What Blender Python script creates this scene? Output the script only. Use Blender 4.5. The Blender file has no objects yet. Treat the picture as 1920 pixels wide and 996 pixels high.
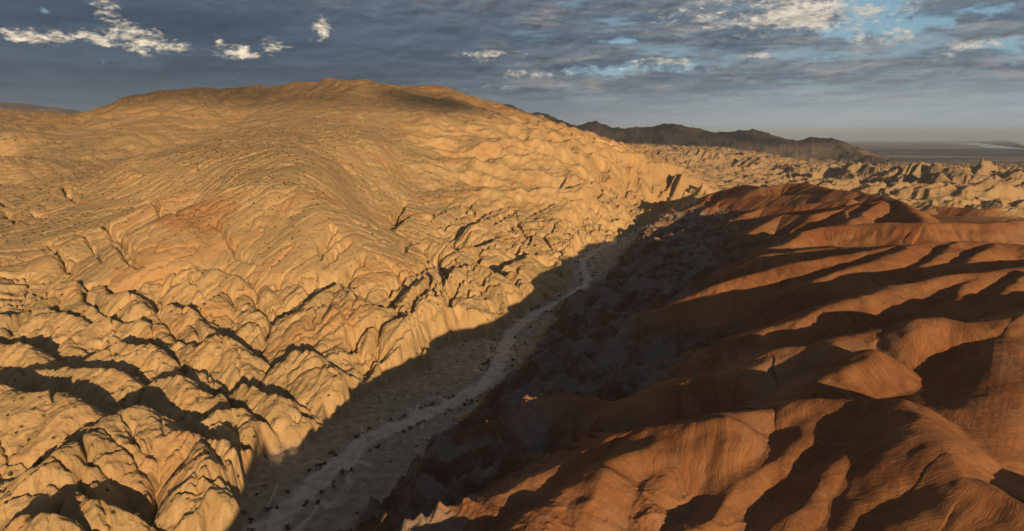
import bpy, math, random
import numpy as np
from mathutils import Vector

Q = 1.0                      # terrain resolution factor
SC = bpy.context.scene
COL = SC.collection
F32 = np.float32

# ------------------------------------------------------------------ camera
HC = 120.0                   # metres above the wash
FOC = 1280.0                 # focal length in photo pixels (1920 wide)
PITCH = math.radians(10.53)
CP, SP = math.cos(PITCH), math.sin(PITCH)
cam_d = bpy.data.cameras.new('camera')
cam_d.sensor_width = 36.0
cam_d.lens = 36.0 * FOC / 1920.0
cam_d.clip_start = 0.5
cam_d.clip_end = 200000.0
cam = bpy.data.objects.new('camera', cam_d)
COL.objects.link(cam)
cam.location = (0, 0, HC)
cam.rotation_euler = (math.pi / 2 - PITCH, 0, 0)
SC.camera = cam

# ------------------------------------------------------------------ light
SUN_EL = math.radians(10.0)
SUN_AZ = math.radians(180 - 21.0)        # clockwise from +Y (view direction)
sun_dir = Vector((math.sin(SUN_AZ) * math.cos(SUN_EL), math.cos(SUN_AZ) * math.cos(SUN_EL), math.sin(SUN_EL)))
sd = bpy.data.lights.new('sun', 'SUN')
sd.energy = 5.0
sd.color = (1.0, 0.66, 0.35)
sd.angle = math.radians(0.5)
sun = bpy.data.objects.new('sun', sd)
COL.objects.link(sun)
sun.rotation_euler = sun_dir.to_track_quat('Z', 'Y').to_euler()
sun.location = (60, -100, 400)

SC.view_settings.view_transform = 'Standard'
SC.view_settings.look = 'None'
SC.view_settings.gamma = 1
SC.view_settings.exposure = 0.22
SC.view_settings.use_curve_mapping = False
SC.render.engine = 'CYCLES'
SC.cycles.max_bounces = 4
SC.cycles.diffuse_bounces = 2
SC.cycles.glossy_bounces = 2
SC.cycles.volume_bounces = 0
SC.cycles.use_denoising = True


def azel(px, py):
    u, v = (px - 960) / FOC, (498 - py) / FOC
    d = np.array([u, CP + v * SP, -SP + v * CP])
    d /= np.linalg.norm(d)
    return math.atan2(d[0], d[1]), math.asin(d[2])


class NT:
    """tiny helper to write node maths"""
    def __init__(s, tree):
        s.t = tree; s.n = tree.nodes; s.l = tree.links

    def put(s, sock, v):
        if isinstance(v, bpy.types.NodeSocket): s.l.new(v, sock)
        elif v is not None:
            try: sock.default_value = v
            except Exception: sock.default_value = (*v, 1.0)

    def m(s, op, a, b=None, c=None, clamp=False):
        n = s.n.new('ShaderNodeMath'); n.operation = op; n.use_clamp = clamp
        for i, v in enumerate((a, b, c)):
            if v is not None: s.put(n.inputs[i], v)
        return n.outputs[0]

    def vm(s, op, a, b=None, scale=None):
        n = s.n.new('ShaderNodeVectorMath'); n.operation = op
        s.put(n.inputs[0], a)
        if b is not None: s.put(n.inputs[1], b)
        if scale is not None: s.put(n.inputs['Scale'], scale)
        return n.outputs[0] if op not in ('LENGTH', 'DOT_PRODUCT') else n.outputs['Value']

    def comb(s, x, y, z=0.0):
        n = s.n.new('ShaderNodeCombineXYZ')
        for i, v in enumerate((x, y, z)): s.put(n.inputs[i], v)
        return n.outputs[0]

    def sep(s, v):
        n = s.n.new('ShaderNodeSeparateXYZ'); s.put(n.inputs[0], v); return n.outputs

    def noise(s, vec, scale=1.0, detail=4.0, rough=0.5, lac=2.0, dist=0.0):
        n = s.n.new('ShaderNodeTexNoise'); n.noise_dimensions = '3D'
        s.put(n.inputs['Vector'], vec)
        n.inputs['Scale'].default_value = scale; n.inputs['Detail'].default_value = detail
        n.inputs['Roughness'].default_value = rough; n.inputs['Lacunarity'].default_value = lac
        n.inputs['Distortion'].default_value = dist
        return n.outputs['Fac']

    def ramp(s, v, lo, hi, a=0.0, b=1.0, smooth=True):
        n = s.n.new('ShaderNodeMapRange'); n.interpolation_type = 'SMOOTHSTEP' if smooth else 'LINEAR'
        s.put(n.inputs['Value'], v)
        n.inputs['From Min'].default_value = lo; n.inputs['From Max'].default_value = hi
        n.inputs['To Min'].default_value = a; n.inputs['To Max'].default_value = b
        return n.outputs[0]

    def mix(s, f, a, b, blend='MIX'):
        n = s.n.new('ShaderNodeMix'); n.data_type = 'RGBA'; n.blend_type = blend
        s.put(n.inputs[0], f); s.put(n.inputs[6], a); s.put(n.inputs[7], b)
        return n.outputs[2]

    def attr(s, name):
        n = s.n.new('ShaderNodeAttribute'); n.attribute_name = name; return n


def srgb(r, g, b):
    f = lambda c: (c / 255 / 12.92) if c <= 10 else ((c / 255 + 0.055) / 1.055) ** 2.4
    return (f(r), f(g), f(b), 1.0)


# ------------------------------------------------------------------ sky
world = bpy.data.worlds.new('World')
SC.world = world
world.use_nodes = True
wt = world.node_tree
wt.nodes.clear()
w = NT(wt)
wout = wt.nodes.new('ShaderNodeOutputWorld')
wbg = wt.nodes.new('ShaderNodeBackground')
wbg.inputs['Strength'].default_value = 0.1
sky = wt.nodes.new('ShaderNodeTexSky')
sky.sky_type = 'NISHITA'
sky.sun_disc = False
sky.sun_elevation = SUN_EL
sky.sun_rotation = SUN_AZ
sky.altitude = 100
sky.air_density = 1.0
sky.dust_density = 1.2
tc = wt.nodes.new('ShaderNodeTexCoord')
D = w.vm('NORMALIZE', tc.outputs['Generated'])
dx, dy, dz = w.sep(D)
AZ = w.m('ARCTAN2', dx, dy)
EL = w.m('ARCSINE', dz)
dzc = w.m('ADD', w.m('MAXIMUM', dz, 0.0), 0.035)
pl = w.comb(w.m('DIVIDE', dx, dzc), w.m('DIVIDE', dy, dzc), 0.0)     # a level cloud sheet
# noise fields on the sheet and on the vault
nbig = w.noise(pl, 0.32, 5, 0.55)
nmid = w.noise(w.vm('ADD', pl, (7.3, 2.1, 0.4)), 0.9, 7, 0.6, dist=0.3)
va = w.comb(w.m('MULTIPLY', AZ, 9.0), w.m('MULTIPLY', EL, 20.0), 0.0)
nv = w.noise(va, 2.6, 8, 0.68, dist=0.5)
nv2 = w.noise(w.vm('ADD', va, (3.3, 9.1, 0.0)), 8.5, 6, 0.65)
vs = w.comb(w.m('MULTIPLY', AZ, 8.0), w.m('MULTIPLY', EL, 44.0), 1.7)
nstr = w.noise(vs, 1.3, 7, 0.6, dist=0.2)


def patches(lst):
    acc = None
    for (px, py, wx, wy, a) in lst:
        az0, el0 = azel(px, py)
        gx = w.m('DIVIDE', w.m('SUBTRACT', AZ, az0), wx / FOC)
        gy = w.m('DIVIDE', w.m('SUBTRACT', EL, el0), wy / FOC)
        e = w.m('MULTIPLY', w.m('EXPONENT', w.m('MULTIPLY', w.m('ADD', w.m('MULTIPLY', gx, gx), w.m('MULTIPLY', gy, gy)), -1.0)), a)
        acc = e if acc is None else w.m('ADD', acc, e)
    return acc


# shaded relief of the cloud base, lit from low in the west
rl1 = w.noise(w.comb(w.m('MULTIPLY', AZ, 11.0), w.m('MULTIPLY', EL, 30.0), 0.0), 1.7, 7, 0.6, dist=0.3)
rl2 = w.noise(w.comb(w.m('ADD', w.m('MULTIPLY', AZ, 11.0), 0.04), w.m('SUBTRACT', w.m('MULTIPLY', EL, 30.0), 0.12), 0.0), 1.7, 7, 0.6, dist=0.3)
relief = w.m('MULTIPLY', w.m('SUBTRACT', rl2, rl1), 1.7)
# cloud colours
hright = w.ramp(AZ, -0.35, 0.55)                                  # thinner deck to the east
deck = w.mix(w.ramp(nmid, 0.3, 0.7), srgb(46, 65, 86), srgb(68, 87, 106))
deck_r = w.mix(w.ramp(nmid, 0.3, 0.7), srgb(80, 98, 116), srgb(128, 138, 146))
deckc = w.mix(hright, deck, deck_r)
# warm-grey top band
warm = w.m('MULTIPLY', w.ramp(w.m('ADD', EL, w.m('MULTIPLY', w.m('SUBTRACT', nv, 0.5), 0.10)), 0.155, 0.215), w.ramp(AZ, -0.5, 0.2, 0.45, 1.0))
deckc = w.mix(w.m('MULTIPLY', warm, 0.6), deckc, srgb(134, 132, 138))
# horizon paleness
low = w.ramp(EL, 0.0, 0.085, 1.0, 0.0)
deckc = w.mix(w.m('MULTIPLY', low, w.ramp(AZ, -0.5, 0.35, 0.30, 0.92)), deckc, w.mix(hright, srgb(70, 90, 114), srgb(182, 194, 200)))
# streaks of lit cloud and gaps towards the right
streak = w.m('MULTIPLY', w.ramp(nstr, 0.50, 0.68), w.m('MULTIPLY', w.ramp(AZ, -0.12, 0.1), w.ramp(EL, 0.03, 0.07)))
deckc = w.mix(w.m('MULTIPLY', streak, 0.42), deckc, srgb(176, 166, 158))
gapn = w.m('MULTIPLY', w.ramp(w.noise(w.vm('ADD', vs, (11.0, 4.0, 2.0)), 1.0, 7, 0.62), 0.52, 0.66), w.m('MULTIPLY', w.ramp(AZ, -0.10, 0.12), w.ramp(EL, 0.03, 0.06)))
gap_p = patches([(1640, 8, 70, 26, 1.3), (1870, 12, 50, 14, 0.6), (1600, 60, 90, 18, 0.8), (1890, 88, 70, 18, 0.9), (1160, 78, 45, 7, 0.9),
                 (1190, 130, 190, 16, 0.75), (1600, 105, 80, 12, 0.6), (85, 22, 12, 6, 0.8), (960, 165, 80, 8, .5), (1720, 45, 60, 14, .8)])
gap = w.m('MAXIMUM', w.m('MULTIPLY', gapn, 0.55), w.ramp(w.m('ADD', gap_p, w.m('MULTIPLY', w.m('SUBTRACT', nv, 0.5), 2.8)), 0.38, 0.95))
lit_p = patches([(235, 72, 58, 18, 1.2), (170, 64, 26, 7, 0.5), (38, 72, 30, 13, 0.85), (88, 74, 24, 8, 0.7), (335, 88, 26, 11, 0.75), (440, 98, 40, 9, 0.85), (515, 84, 22, 13, 0.9), (410, 78, 8, 12, .5),
                 (197, 22, 19, 13, 0.85), (606, 55, 14, 18, 0.8), (925, 103, 50, 9, 0.85),
                 (1520, 12, 75, 26, 1.0), (1500, 40, 110, 20, 0.65), (1612, 62, 14, 14, 1.0), (1660, 70, 28, 12, 0.7), (1700, 15, 16, 24, 0.9), (1640, 25, 20, 10, .7),
                 (1795, 88, 60, 12, 0.85), (1000, 138, 60, 8, 0.8), (1330, 25, 120, 30, 0.45), (1245, 115, 60, 6, .6), (1430, 103, 60, 6, .6), (1210, 128, 60, 5, .4)])
litm = w.ramp(w.m('ADD', lit_p, w.m('ADD', w.m('MULTIPLY', w.m('SUBTRACT', nv, 0.5), 4.4), w.m('MULTIPLY', w.m('SUBTRACT', nv2, 0.5), 2.4))), 0.28, 1.5)
litm = w.m('MULTIPLY', litm, w.ramp(lit_p, 0.04, 0.25))
litc = w.vm('SCALE', w.mix(hright, srgb(238, 220, 194), srgb(204, 194, 180)), scale=w.ramp(w.m('ADD', nv2, relief), 0.3, 0.75, 0.72, 1.12))
deckc = w.vm('SCALE', deckc, scale=w.m('ADD', 1.0, w.m('MULTIPLY', w.m('MULTIPLY', relief, w.ramp(AZ, -0.5, 0.2, 0.5, 1.3)), w.ramp(EL, 0.02, 0.12, 0.15, 1.0))))
skyc = w.vm('SCALE', sky.outputs[0], scale=0.1)
gapc = w.mix(0.65, skyc, srgb(112, 158, 186))
out = w.mix(gap, deckc, gapc)
out = w.mix(litm, out, litc)
# background below the clouds' painted values is in display units: undo the 0.1 strength, keep a share of the clear sky
outs = w.vm('SCALE', out, scale=w.ramp(EL, 0.22, 0.45, 10.0, 5.0))
wt.links.new(outs, wbg.inputs['Color'])
wt.links.new(wbg.outputs[0], wout.inputs[0])
world.cycles.sampling_method = 'MANUAL'
world.cycles.sample_map_resolution = 512

# ------------------------------------------------------------------ noise
rng = np.random.default_rng(7)
GA = rng.uniform(0, 2 * np.pi, (256, 256)).astype(F32)
GX, GY = np.cos(GA).ravel(), np.sin(GA).ravel()


def perlin(x, y):
    xf, yf = np.floor(x), np.floor(y)
    fx, fy = (x - xf).astype(F32), (y - yf).astype(F32)
    xi, yi = xf.astype(np.int32) & 255, yf.astype(np.int32) & 255
    x1, y1 = (xi + 1) & 255, (yi + 1) & 255
    u, v = fx * fx * fx * (fx * (fx * 6 - 15) + 10), fy * fy * fy * (fy * (fy * 6 - 15) + 10)
    def g(a, b, ax, ay):
        i = a * 256 + b
        return GX[i] * ax + GY[i] * ay
    n00, n10 = g(xi, yi, fx, fy), g(x1, yi, fx - 1, fy)
    n01, n11 = g(xi, y1, fx, fy - 1), g(x1, y1, fx - 1, fy - 1)
    a = n00 + u * (n10 - n00); b = n01 + u * (n11 - n01)
    return (a + v * (b - a)) * F32(1.5)


def fbm(x, y, octv=4, gain=0.5, lac=2.03, off=0.0):
    s = np.zeros(x.shape, F32); a = F32(1.0)
    for i in range(octv):
        s += a * perlin(x + off + 17.3 * i, y - off + 5.1 * i); a *= F32(gain); x = x * lac; y = y * lac
    return s


def ridged(x, y, octv=5, gain=0.5, lac=2.05, off=0.0):
    s = np.zeros(x.shape, F32); a = F32(1.0); wgt = F32(1.0)
    for i in range(octv):
        n = 1 - np.abs(perlin(x + off + 11.7 * i, y + off - 3.1 * i)) * F32(1.6)
        n = np.clip(n, 0, 1) ** 2
        s += a * n * wgt
        wgt = np.clip(n * 1.6, 0, 1); a *= F32(gain); x = x * lac; y = y * lac
    return s


def billow(x, y, octv=4, gain=0.5, lac=2.1, off=0.0):
    s = np.zeros(x.shape, F32); a = F32(1.0)
    for i in range(octv):
        s += a * (np.sqrt(np.abs(perlin(x + off + 9.7 * i, y + off + 4.3 * i)) + 0.002)); a *= F32(gain); x = x * lac; y = y * lac
    return s


def sstep(a, b, x):
    t = np.clip((x - a) / (b - a), 0, 1); return t * t * (3 - 2 * t)


# ------------------------------------------------------------------ survey: sightings turned into places
def W(px, py, z=None, r=None):
    u, v = (px - 960) / FOC, (498 - py) / FOC
    fy, up = CP + v * SP, -SP + v * CP
    h = math.hypot(u, fy)
    if r is not None and 560 < r < 3300:          # the near mountain stands closer than first paced out
        e_ = 0.5 + 0.5 * min(max((px - 720) / 330, 0), 1)
        r = 560 * (r / 560) ** e_
    elif r is not None and r in (5000, 4800, 4700, 4500, 4300) and px < 300: r *= 0.7
    if r is None:
        t = (HC - z) / (-up); return (u * t, fy * t, z)
    t = r / h
    return (u * t, fy * t, HC + up * t)


BASE = []
def B(*pts):
    for p in pts: BASE.append(W(*p))
def BW(*pts):
    BASE.extend(pts)

# wash floor
WL = [(435, 996), (475, 923), (520, 858), (570, 835), (640, 790), (700, 745), (740, 722), (800, 685), (835, 655), (870, 640), (930, 635), (965, 610),
      (1010, 575), (1052, 550), (1072, 525), (1066, 500), (1085, 478), (1110, 462), (1160, 449), (1215, 420), (1262, 397)]
WR = [(690, 968), (790, 868), (880, 775), (960, 700), (1000, 645), (1040, 600), (1080, 560), (1125, 525), (1168, 478), (1195, 448), (1240, 412), (1285, 398)]
wl = [W(x, y, 0)[:2] for x, y in WL]; wr = [W(x, y, 0)[:2] for x, y in WR]
WASH = np.array([(-330, -260), (-260, -60), (-175, 60), (-122, 130)] + wl + wr[::-1] + [(-72, 140), (-105, 60), (-180, -60), (-240, -260)])
for x, y in wl[::2] + wr[::2]: BW((x, y, 0.5))
BW((-280, -260, 0), (-220, -60, 0), (-140, 60, 0), (-97, 135, 0))
# canyon floors between the golden domes
B((294, 961, 5), (240, 996, 8), (0, 960, 12.5), (150, 850, 14.5), (330, 790, 9), (420, 745, 8), (560, 790, 2), (300, 722, 10), (90, 692, 13.5), (340, 692, 10),
  (480, 682, 7), (330, 642, 12.5), (130, 640, 15.5), (0, 620, 18.5), (200, 575, 23.5), (300, 572, 22.5), (440, 600, 14.5), (520, 592, 16.5), (620, 645, 8), (700, 585, 10.5),
  (650, 562, 16.5), (560, 545, 22.5), (780, 525, 16.5), (880, 462, 18.5), (930, 422, 20.5), (1000, 402, 20.5), (1100, 430, 8), (1150, 400, 10), (850, 590, 6), (960, 560, 6))
BW((-300, 150, 22), (-420, 250, 34), (-250, 0, 20), (-500, 0, 40), (-420, -300, 30), (-900, -300, 60), (-700, 300, 55))
# slopes above them, left to right
B((0, 560, 31), (0, 530, 35), (0, 480, 46), (0, 400, 62), (0, 345, 79), (0, 318, 86))
B((0, 280, None, 1300), (0, 250, None, 1800), (0, 232, None, 2600), (-200, 300, None, 1200), (-200, 240, None, 2600), (-300, 420, None, 600))
B((100, 500, 38), (200, 540, 33), (540, 540, 28), (100, 425, 58), (140, 352, 78), (250, 500, 38), (250, 430, 56), (250, 370, 74), (250, 320, 88), (250, 283, None, 1000), (250, 250, None, 1900), (250, 232, None, 2500))
B((350, 492, 36), (350, 455, 50), (345, 415, 66), (400, 380, 74), (320, 340, 86), (420, 300, None, 700))
B((500, 503, 36), (500, 450, 55), (500, 400, 71), (500, 360, 84), (500, 336, 91), (440, 345, 87), (560, 350, 86), (500, 315, 97), (500, 292, 106.5), (500, 270, None, 950), (500, 250, None, 1300),
  (500, 225, None, 1800), (500, 200, None, 2300))
B((565, 522, 32), (600, 490, 38), (620, 430, 54), (590, 395, 70), (660, 465, 38), (700, 438, 40), (740, 428, 39), (700, 385, 58), (640, 375, 72), (720, 350, 72), (620, 350, 82), (600, 310, 98),
  (700, 300, 98), (700, 270, None, 1100), (700, 245, None, 1500), (700, 215, None, 2050), (700, 180, None, 2600))
B((800, 402, 46), (800, 352, 64), (800, 300, None, 1080), (800, 250, None, 1700), (800, 205, None, 2400), (900, 362, 54), (900, 320, None, 1180), (900, 280, None, 1650), (900, 250, None, 2250),
  (1000, 335, 52), (1000, 300, None, 1600), (1000, 270, None, 2200), (1100, 352, 42), (1100, 320, None, 1500), (1100, 292, None, 2100), (1100, 275, None, 2900))
B((1250, 372, 20), (1250, 342, 26), (1250, 312, 36), (1250, 282, None, 3000), (1400, 337, 18), (1400, 312, 24), (1400, 285, None, 3300), (1500, 332, 0), (1500, 305, 0), (1600, 325, -8), (1650, 300, -40))
# red hills: valley floors
B((1890, 926, 47), (1640, 735, 50), (1550, 732, 46), (1450, 722, 40), (1330, 742, 34), (1200, 775, 30), (1250, 700, 26), (1400, 672, 34), (1550, 622, 42), (1700, 588, 48), (1850, 582, 52),
  (1250, 652, 18), (1350, 602, 28), (1450, 572, 36), (1600, 532, 44), (1750, 502, 49), (1900, 492, 52), (1400, 520, 38), (1560, 490, 46), (1450, 470, 38), (1600, 440, 48), (1800, 440, 52),
  (1400, 420, 34), (1500, 400, 42), (1650, 395, 50), (1350, 400, 24), (1420, 375, 40), (1300, 430, 14), (1250, 470, 12), (1200, 520, 10), (1150, 580, 10), (1100, 640, 12), (1050, 690, 14),
  (980, 750, 10), (900, 830, 14), (820, 900, 14), (850, 960, 22), (1000, 850, 24), (1120, 800, 28), (1300, 996, 35), (1500, 996, 38), (1430, 880, 42), (1560, 900, 43.5), (1350, 930, 39), (1650, 870, 48), (1480, 830, 46), (1230, 900, 41), (1150, 960, 37), (1800, 700, 56), (1740, 690, 54), (1900, 700, 59), (1900, 800, 54), (1860, 650, 62), (2020, 700, 58), (2020, 820, 51), (2100, 930, 45), (1700, 996, 42), (1100, 996, 34), (1900, 430, 52), (1850, 405, 52),
  (1760, 395, 48), (1900, 395, 50))
BW((0, 60, 30), (30, 0, 32), (-60, 60, 8), (-50, -20, 9), (60, 60, 38), (120, 0, 40), (60, -120, 38), (-40, -160, 25), (250, -100, 46), (350, 100, 52), (500, 300, 58), (100, -400, 30), (600, -200, 30),
   (1000, 200, 50), (900, 700, 40), (-100, -500, 20), (0, -1500, 30), (1500, -500, 10), (-1500, -1000, 90))
# ground beyond on the right
B((1700, 372, 20), (1850, 368, 25), (1640, 345, 10), (1800, 342, 14), (1920, 350, 20), (1700, 322, 0), (1850, 322, 5), (1600, 305, -30), (1750, 292, -45), (1900, 300, -30))
B((1600, 288, -66), (1800, 285, -72), (1920, 290, -70), (1700, 276, -78), (1900, 276, -78))
BW((9000, 9000, -78), (3000, 2500, -20), (3500, 500, -10), (3000, -2000, -20))
for az_ in (-45, -30, -15, -3, 8, 18):
    a = math.radians(az_)
    BW((9000 * math.sin(a), 9000 * math.cos(a), 60 if az_ < 0 else 0), (30000 * math.sin(a), 30000 * math.cos(a), -60 if az_ > 0 else 0))
for az_ in (25, 33, 40, 60, 90):
    a = math.radians(az_)
    BW((16000 * math.sin(a), 16000 * math.cos(a), -84), (40000 * math.sin(a), 40000 * math.cos(a), -90))
for az_ in (120, 150, 180, -150, -120, -90, -60):
    a = math.radians(az_)
    BW((5000 * math.sin(a), 5000 * math.cos(a), 10), (30000 * math.sin(a), 30000 * math.cos(a), 0))

# ------------------------------------------------------------------ ridge lines: (kind, slope, rounding, [sightings])
RID = []
def R(kind, k, d0, pts, world=False):
    RID.append((kind, k, d0, np.array([p if world else W(*p) for p in pts])))

# -- red hills, near to far
R('r', .60, 5, [(12, 135, 36), (-2, 80, 34), (-8, 30, 32), (-4, -25, 33), (12, -72, 36), (40, -130, 40), (120, -260, 44)], True)
R('r', .60, 4, [(860, 1090, 37), (980, 985, 39), (1060, 930, 40.5), (1130, 880, 42.5), (1240, 828, 46), (1300, 810, 48), (1361, 779, 50), (1432, 770, 51), (1479, 770, 51), (1532, 744, 55), (1622, 747, 56),
               (1697, 751, 58), (1729, 790, 58), (1765, 840, 56.5), (1811, 897, 54.5), (1897, 937, 54), (1990, 965, 55), (2150, 990, 57), (2300, 990, 57)])
R('r', .62, 3, [(1700, 753, 58), (1640, 810, 54), (1560, 880, 49), (1490, 960, 44), (1440, 1040, 38)])
R('r', .62, 3, [(1570, 748, 55), (1530, 790, 52), (1465, 850, 48), (1395, 893, 45), (1310, 990, 40), (1270, 1050, 36)])
R('r', .62, 3, [(1740, 805, 57), (1690, 880, 52), (1640, 950, 47), (1600, 1010, 43)])
R('r', .62, 3, [(1300, 812, 48), (1270, 870, 43.5), (1200, 950, 39), (1160, 1010, 35)])
R('r', .62, 3, [(1130, 882, 44), (1110, 940, 41), (1080, 1010, 37)])
R('r', .62, 5, [(1136, 761, 38), (1179, 752, 40), (1215, 740, 42), (1257, 720, 44), (1300, 705, 46), (1371, 701, 47), (1425, 683, 50), (1479, 652, 54), (1550, 645, 56), (1571, 638, 57), (1623, 623, 59), (1665, 611, 61),
               (1720, 600, 64), (1768, 600, 64), (1817, 606, 64), (1849, 606, 64), (1920, 590, 67), (2050, 560, 70), (2300, 560, 72)])
R('r', .60, 3, [(1640, 655, 60), (1590, 690, 56), (1552, 717, 52)])
R('r', .60, 3, [(1800, 640, 58), (1832, 690, 56), (1850, 740, 54), (1858, 788, 52)])
R('r', .60, 3, [(1720, 640, 57), (1725, 690, 54), (1740, 735, 52)])
R('r', .62, 4, [(1212, 689, 32), (1283, 683, 38), (1334, 670, 42), (1398, 638, 48), (1450, 612, 53), (1500, 596, 56), (1545, 575, 59), (1620, 552, 63), (1671, 533, 64), (1720, 527, 65), (1778, 516, 67), (1849, 511, 68),
               (1913, 502, 69), (2050, 490, 70), (2300, 480, 72)])
R('r', .60, 3, [(1671, 536, 64), (1640, 555, 61), (1630, 575, 58)])
R('r', .60, 3, [(1840, 515, 67), (1800, 545, 64), (1785, 575, 61)])
R('r', .60, 3, [(1930, 510, 69), (1890, 545, 65), (1850, 575, 62)])
R('r', .62, 4, [(1200, 640, 26), (1238, 618, 32), (1276, 580, 40), (1299, 554, 46), (1347, 535, 51), (1398, 516, 55), (1450, 503, 57), (1500, 493, 60), (1558, 481, 62), (1626, 472, 64), (1729, 455, 67), (1800, 450, 68),
               (1860, 452, 68), (1930, 458, 68), (2100, 470, 70)])
R('r', .62, 3, [(1500, 540, 54), (1540, 520, 58), (1600, 500, 61), (1650, 485, 64), (1690, 470, 66), (1729, 458, 67)])
R('r', .60, 3, [(1800, 452, 68), (1765, 475, 65), (1730, 500, 62)])
R('r', .60, 3, [(1870, 455, 68), (1830, 480, 65), (1800, 500, 62.5)])
R('r', .62, 4, [(1390, 500, 47), (1435, 479, 53), (1494, 470, 57), (1560, 466, 60), (1620, 462, 63), (1690, 455, 66)])
R('r', .62, 4, [(1410, 482, 46), (1440, 468, 50), (1487, 452, 55), (1507, 436, 59), (1532, 427, 61), (1590, 420, 64), (1655, 418, 66), (1729, 417, 68), (1784, 417, 68), (1849, 420, 68), (1930, 412, 69), (2100, 410, 70)])
R('r', .60, 3, [(1640, 420, 60), (1600, 435, 57), (1560, 450, 53)])
R('r', .60, 4, [(1400, 440, 40), (1439, 418, 46), (1470, 404, 51), (1526, 403, 55), (1560, 394, 58), (1610, 381, 61), (1650, 376, 64)])
R('r', .60, 4, [(1600, 384, 61), (1580, 395, 58), (1590, 412, 56)])
R('r', .60, 4, [(1645, 378, 64), (1630, 392, 61), (1600, 412, 57)])
R('r', .60, 4, [(1340, 385, 39), (1358, 372, 46), (1423, 368, 52), (1494, 367, 57), (1550, 366, 61), (1600, 362, 65)])
R('r', .60, 4, [(1400, 400, 43), (1440, 388, 49), (1500, 384, 54), (1540, 378, 58), (1590, 372, 63)])
R('r', .60, 6, [(1318, 384, 37), (1335, 362, 47), (1364, 351, 55), (1397, 347, 59), (1429, 350, 62), (1481, 343, 67), (1510, 341, 69), (1532, 349, 67), (1568, 357, 66), (1610, 362, 65), (1655, 367, 65), (1690, 378, 63),
               (1715, 395, 61), (1735, 416, 61)])
R('r', .55, 6, [(1729, 402, 52), (1752, 387, 56), (1804, 389, 57), (1849, 393, 57), (1920, 385, 60), (2050, 380, 62)])
R('g', .55, 8, [(1690, 385, 48), (1758, 376, 54), (1849, 378, 56), (1891, 386, 54), (1960, 384, 56)])
# lower, shaded foothills of the red hills
R('r', .60, 4, [(900, 830, 23), (950, 794, 30), (1007, 765, 34), (1043, 745, 36.5), (1068, 741, 37), (1100, 751, 36), (1136, 762, 36.5)])
R('r', .60, 3, [(1068, 744, 37), (1076, 790, 34.5), (1064, 815, 33), (1030, 850, 29)])
R('r', .62, 3, [(865, 985, 30.5), (904, 950, 35.5), (936, 922, 38.5), (975, 900, 39.5), (1014, 887, 40.5), (1060, 868, 40.5), (1110, 840, 42), (1157, 813, 43.5), (1215, 803, 46.5), (1300, 796, 49.5), (1361, 781, 52.5)])
R('f', .7, 4, [(700, 975, 8), (750, 915, 15), (800, 890, 18), (830, 905, 20), (880, 905, 22)])
R('f', .7, 4, [(800, 862, 6), (850, 820, 13), (900, 800, 18)])
R('f', .7, 4, [(940, 725, 6), (975, 700, 12), (1010, 690, 16), (1050, 700, 18), (1075, 665, 18)])
R('f', .7, 4, [(1040, 612, 5), (1075, 565, 12), (1100, 536, 16), (1130, 532, 17), (1160, 560, 18)])
R('f', .7, 4, [(1130, 545, 12), (1180, 529, 18), (1240, 527, 23), (1262, 545, 25)])
R('f', .7, 4, [(1170, 490, 8), (1215, 455, 16), (1260, 440, 20), (1320, 425, 25)])
R('f', .7, 4, [(1150, 660, 16), (1200, 640, 20), (1240, 620, 22)])
R('f', .7, 4, [(1290, 398, 20), (1320, 392, 28)])

# -- golden domes on the left
R('d', .95, 9, [(20, 995, 17), (53, 971, 21), (75, 965, 22), (111, 972, 21), (139, 986, 17)])
R('d', .85, 12, [(-120, 735, 32), (0, 727, 32), (36, 731, 32), (69, 730, 32), (108, 730, 31), (122, 742, 30), (144, 778, 25), (160, 786, 20)])
R('d', .80, 7, [(0, 960, 16), (60, 905, 22), (97, 856, 25), (147, 820, 27), (205, 778, 28), (258, 762, 28), (280, 772, 26.5), (310, 800, 22), (335, 810, 21), (369, 800, 22)])
R('d', .95, 6, [(147, 822, 26), (165, 860, 23), (170, 890, 20)])
R('d', .90, 6, [(395, 790, 17), (405, 776, 17.5), (438, 765, 17.5), (466, 780, 16), (488, 806, 12), (505, 835, 7)])
R('d', .80, 4, [(369, 800, 22), (400, 818, 20), (440, 838, 18), (465, 870, 13), (478, 900, 7)])
R('d', .70, 4, [(369, 802, 22), (385, 870, 18), (405, 925, 13), (425, 965, 7)])
R('d', .80, 4, [(360, 806, 22), (335, 835, 19), (319, 850, 17)])
R('d', .80, 5, [(100, 925, 19), (122, 912, 20), (180, 940, 18), (240, 962, 14)])
R('d', .85, 6, [(330, 990, 10), (365, 950, 12), (400, 960, 9)])
R('d', .90, 8, [(20, 716, 22), (39, 707, 25), (86, 690, 27), (115, 689, 27), (162, 691, 27), (198, 691, 27), (222, 694, 26), (238, 707, 24), (264, 718, 20)])
R('d', .90, 9, [(-100, 644, 29), (0, 644, 29), (50, 642, 29), (63, 660, 26), (86, 678, 22)])
R('d', .85, 9, [(131, 681, 22), (170, 665, 25), (222, 643, 28), (269, 644, 28), (295, 650, 27), (308, 664, 25), (339, 686, 19)])
R('d', .85, 8, [(128, 634, 25), (146, 618, 27), (172, 605, 29), (204, 595, 30), (227, 603, 29), (272, 599, 29.5), (298, 605, 28), (313, 626, 25), (332, 638, 22)])
R('d', .85, 8, [(-80, 592, 31), (0, 590, 32), (57, 580, 33), (78, 577, 33.5), (104, 577, 33), (112, 584, 32), (146, 595, 30), (157, 610, 26)])
R('d', .90, 7, [(70, 571, 33), (104, 535, 39), (112, 531, 40), (136, 528, 40), (151, 556, 35), (167, 574, 32), (190, 592, 28)])
R('d', .90, 6, [(159, 558, 34), (183, 537, 38), (193, 535, 38), (198, 550, 36), (227, 548, 37), (251, 553, 36), (264, 566, 34), (285, 582, 30)])
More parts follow.
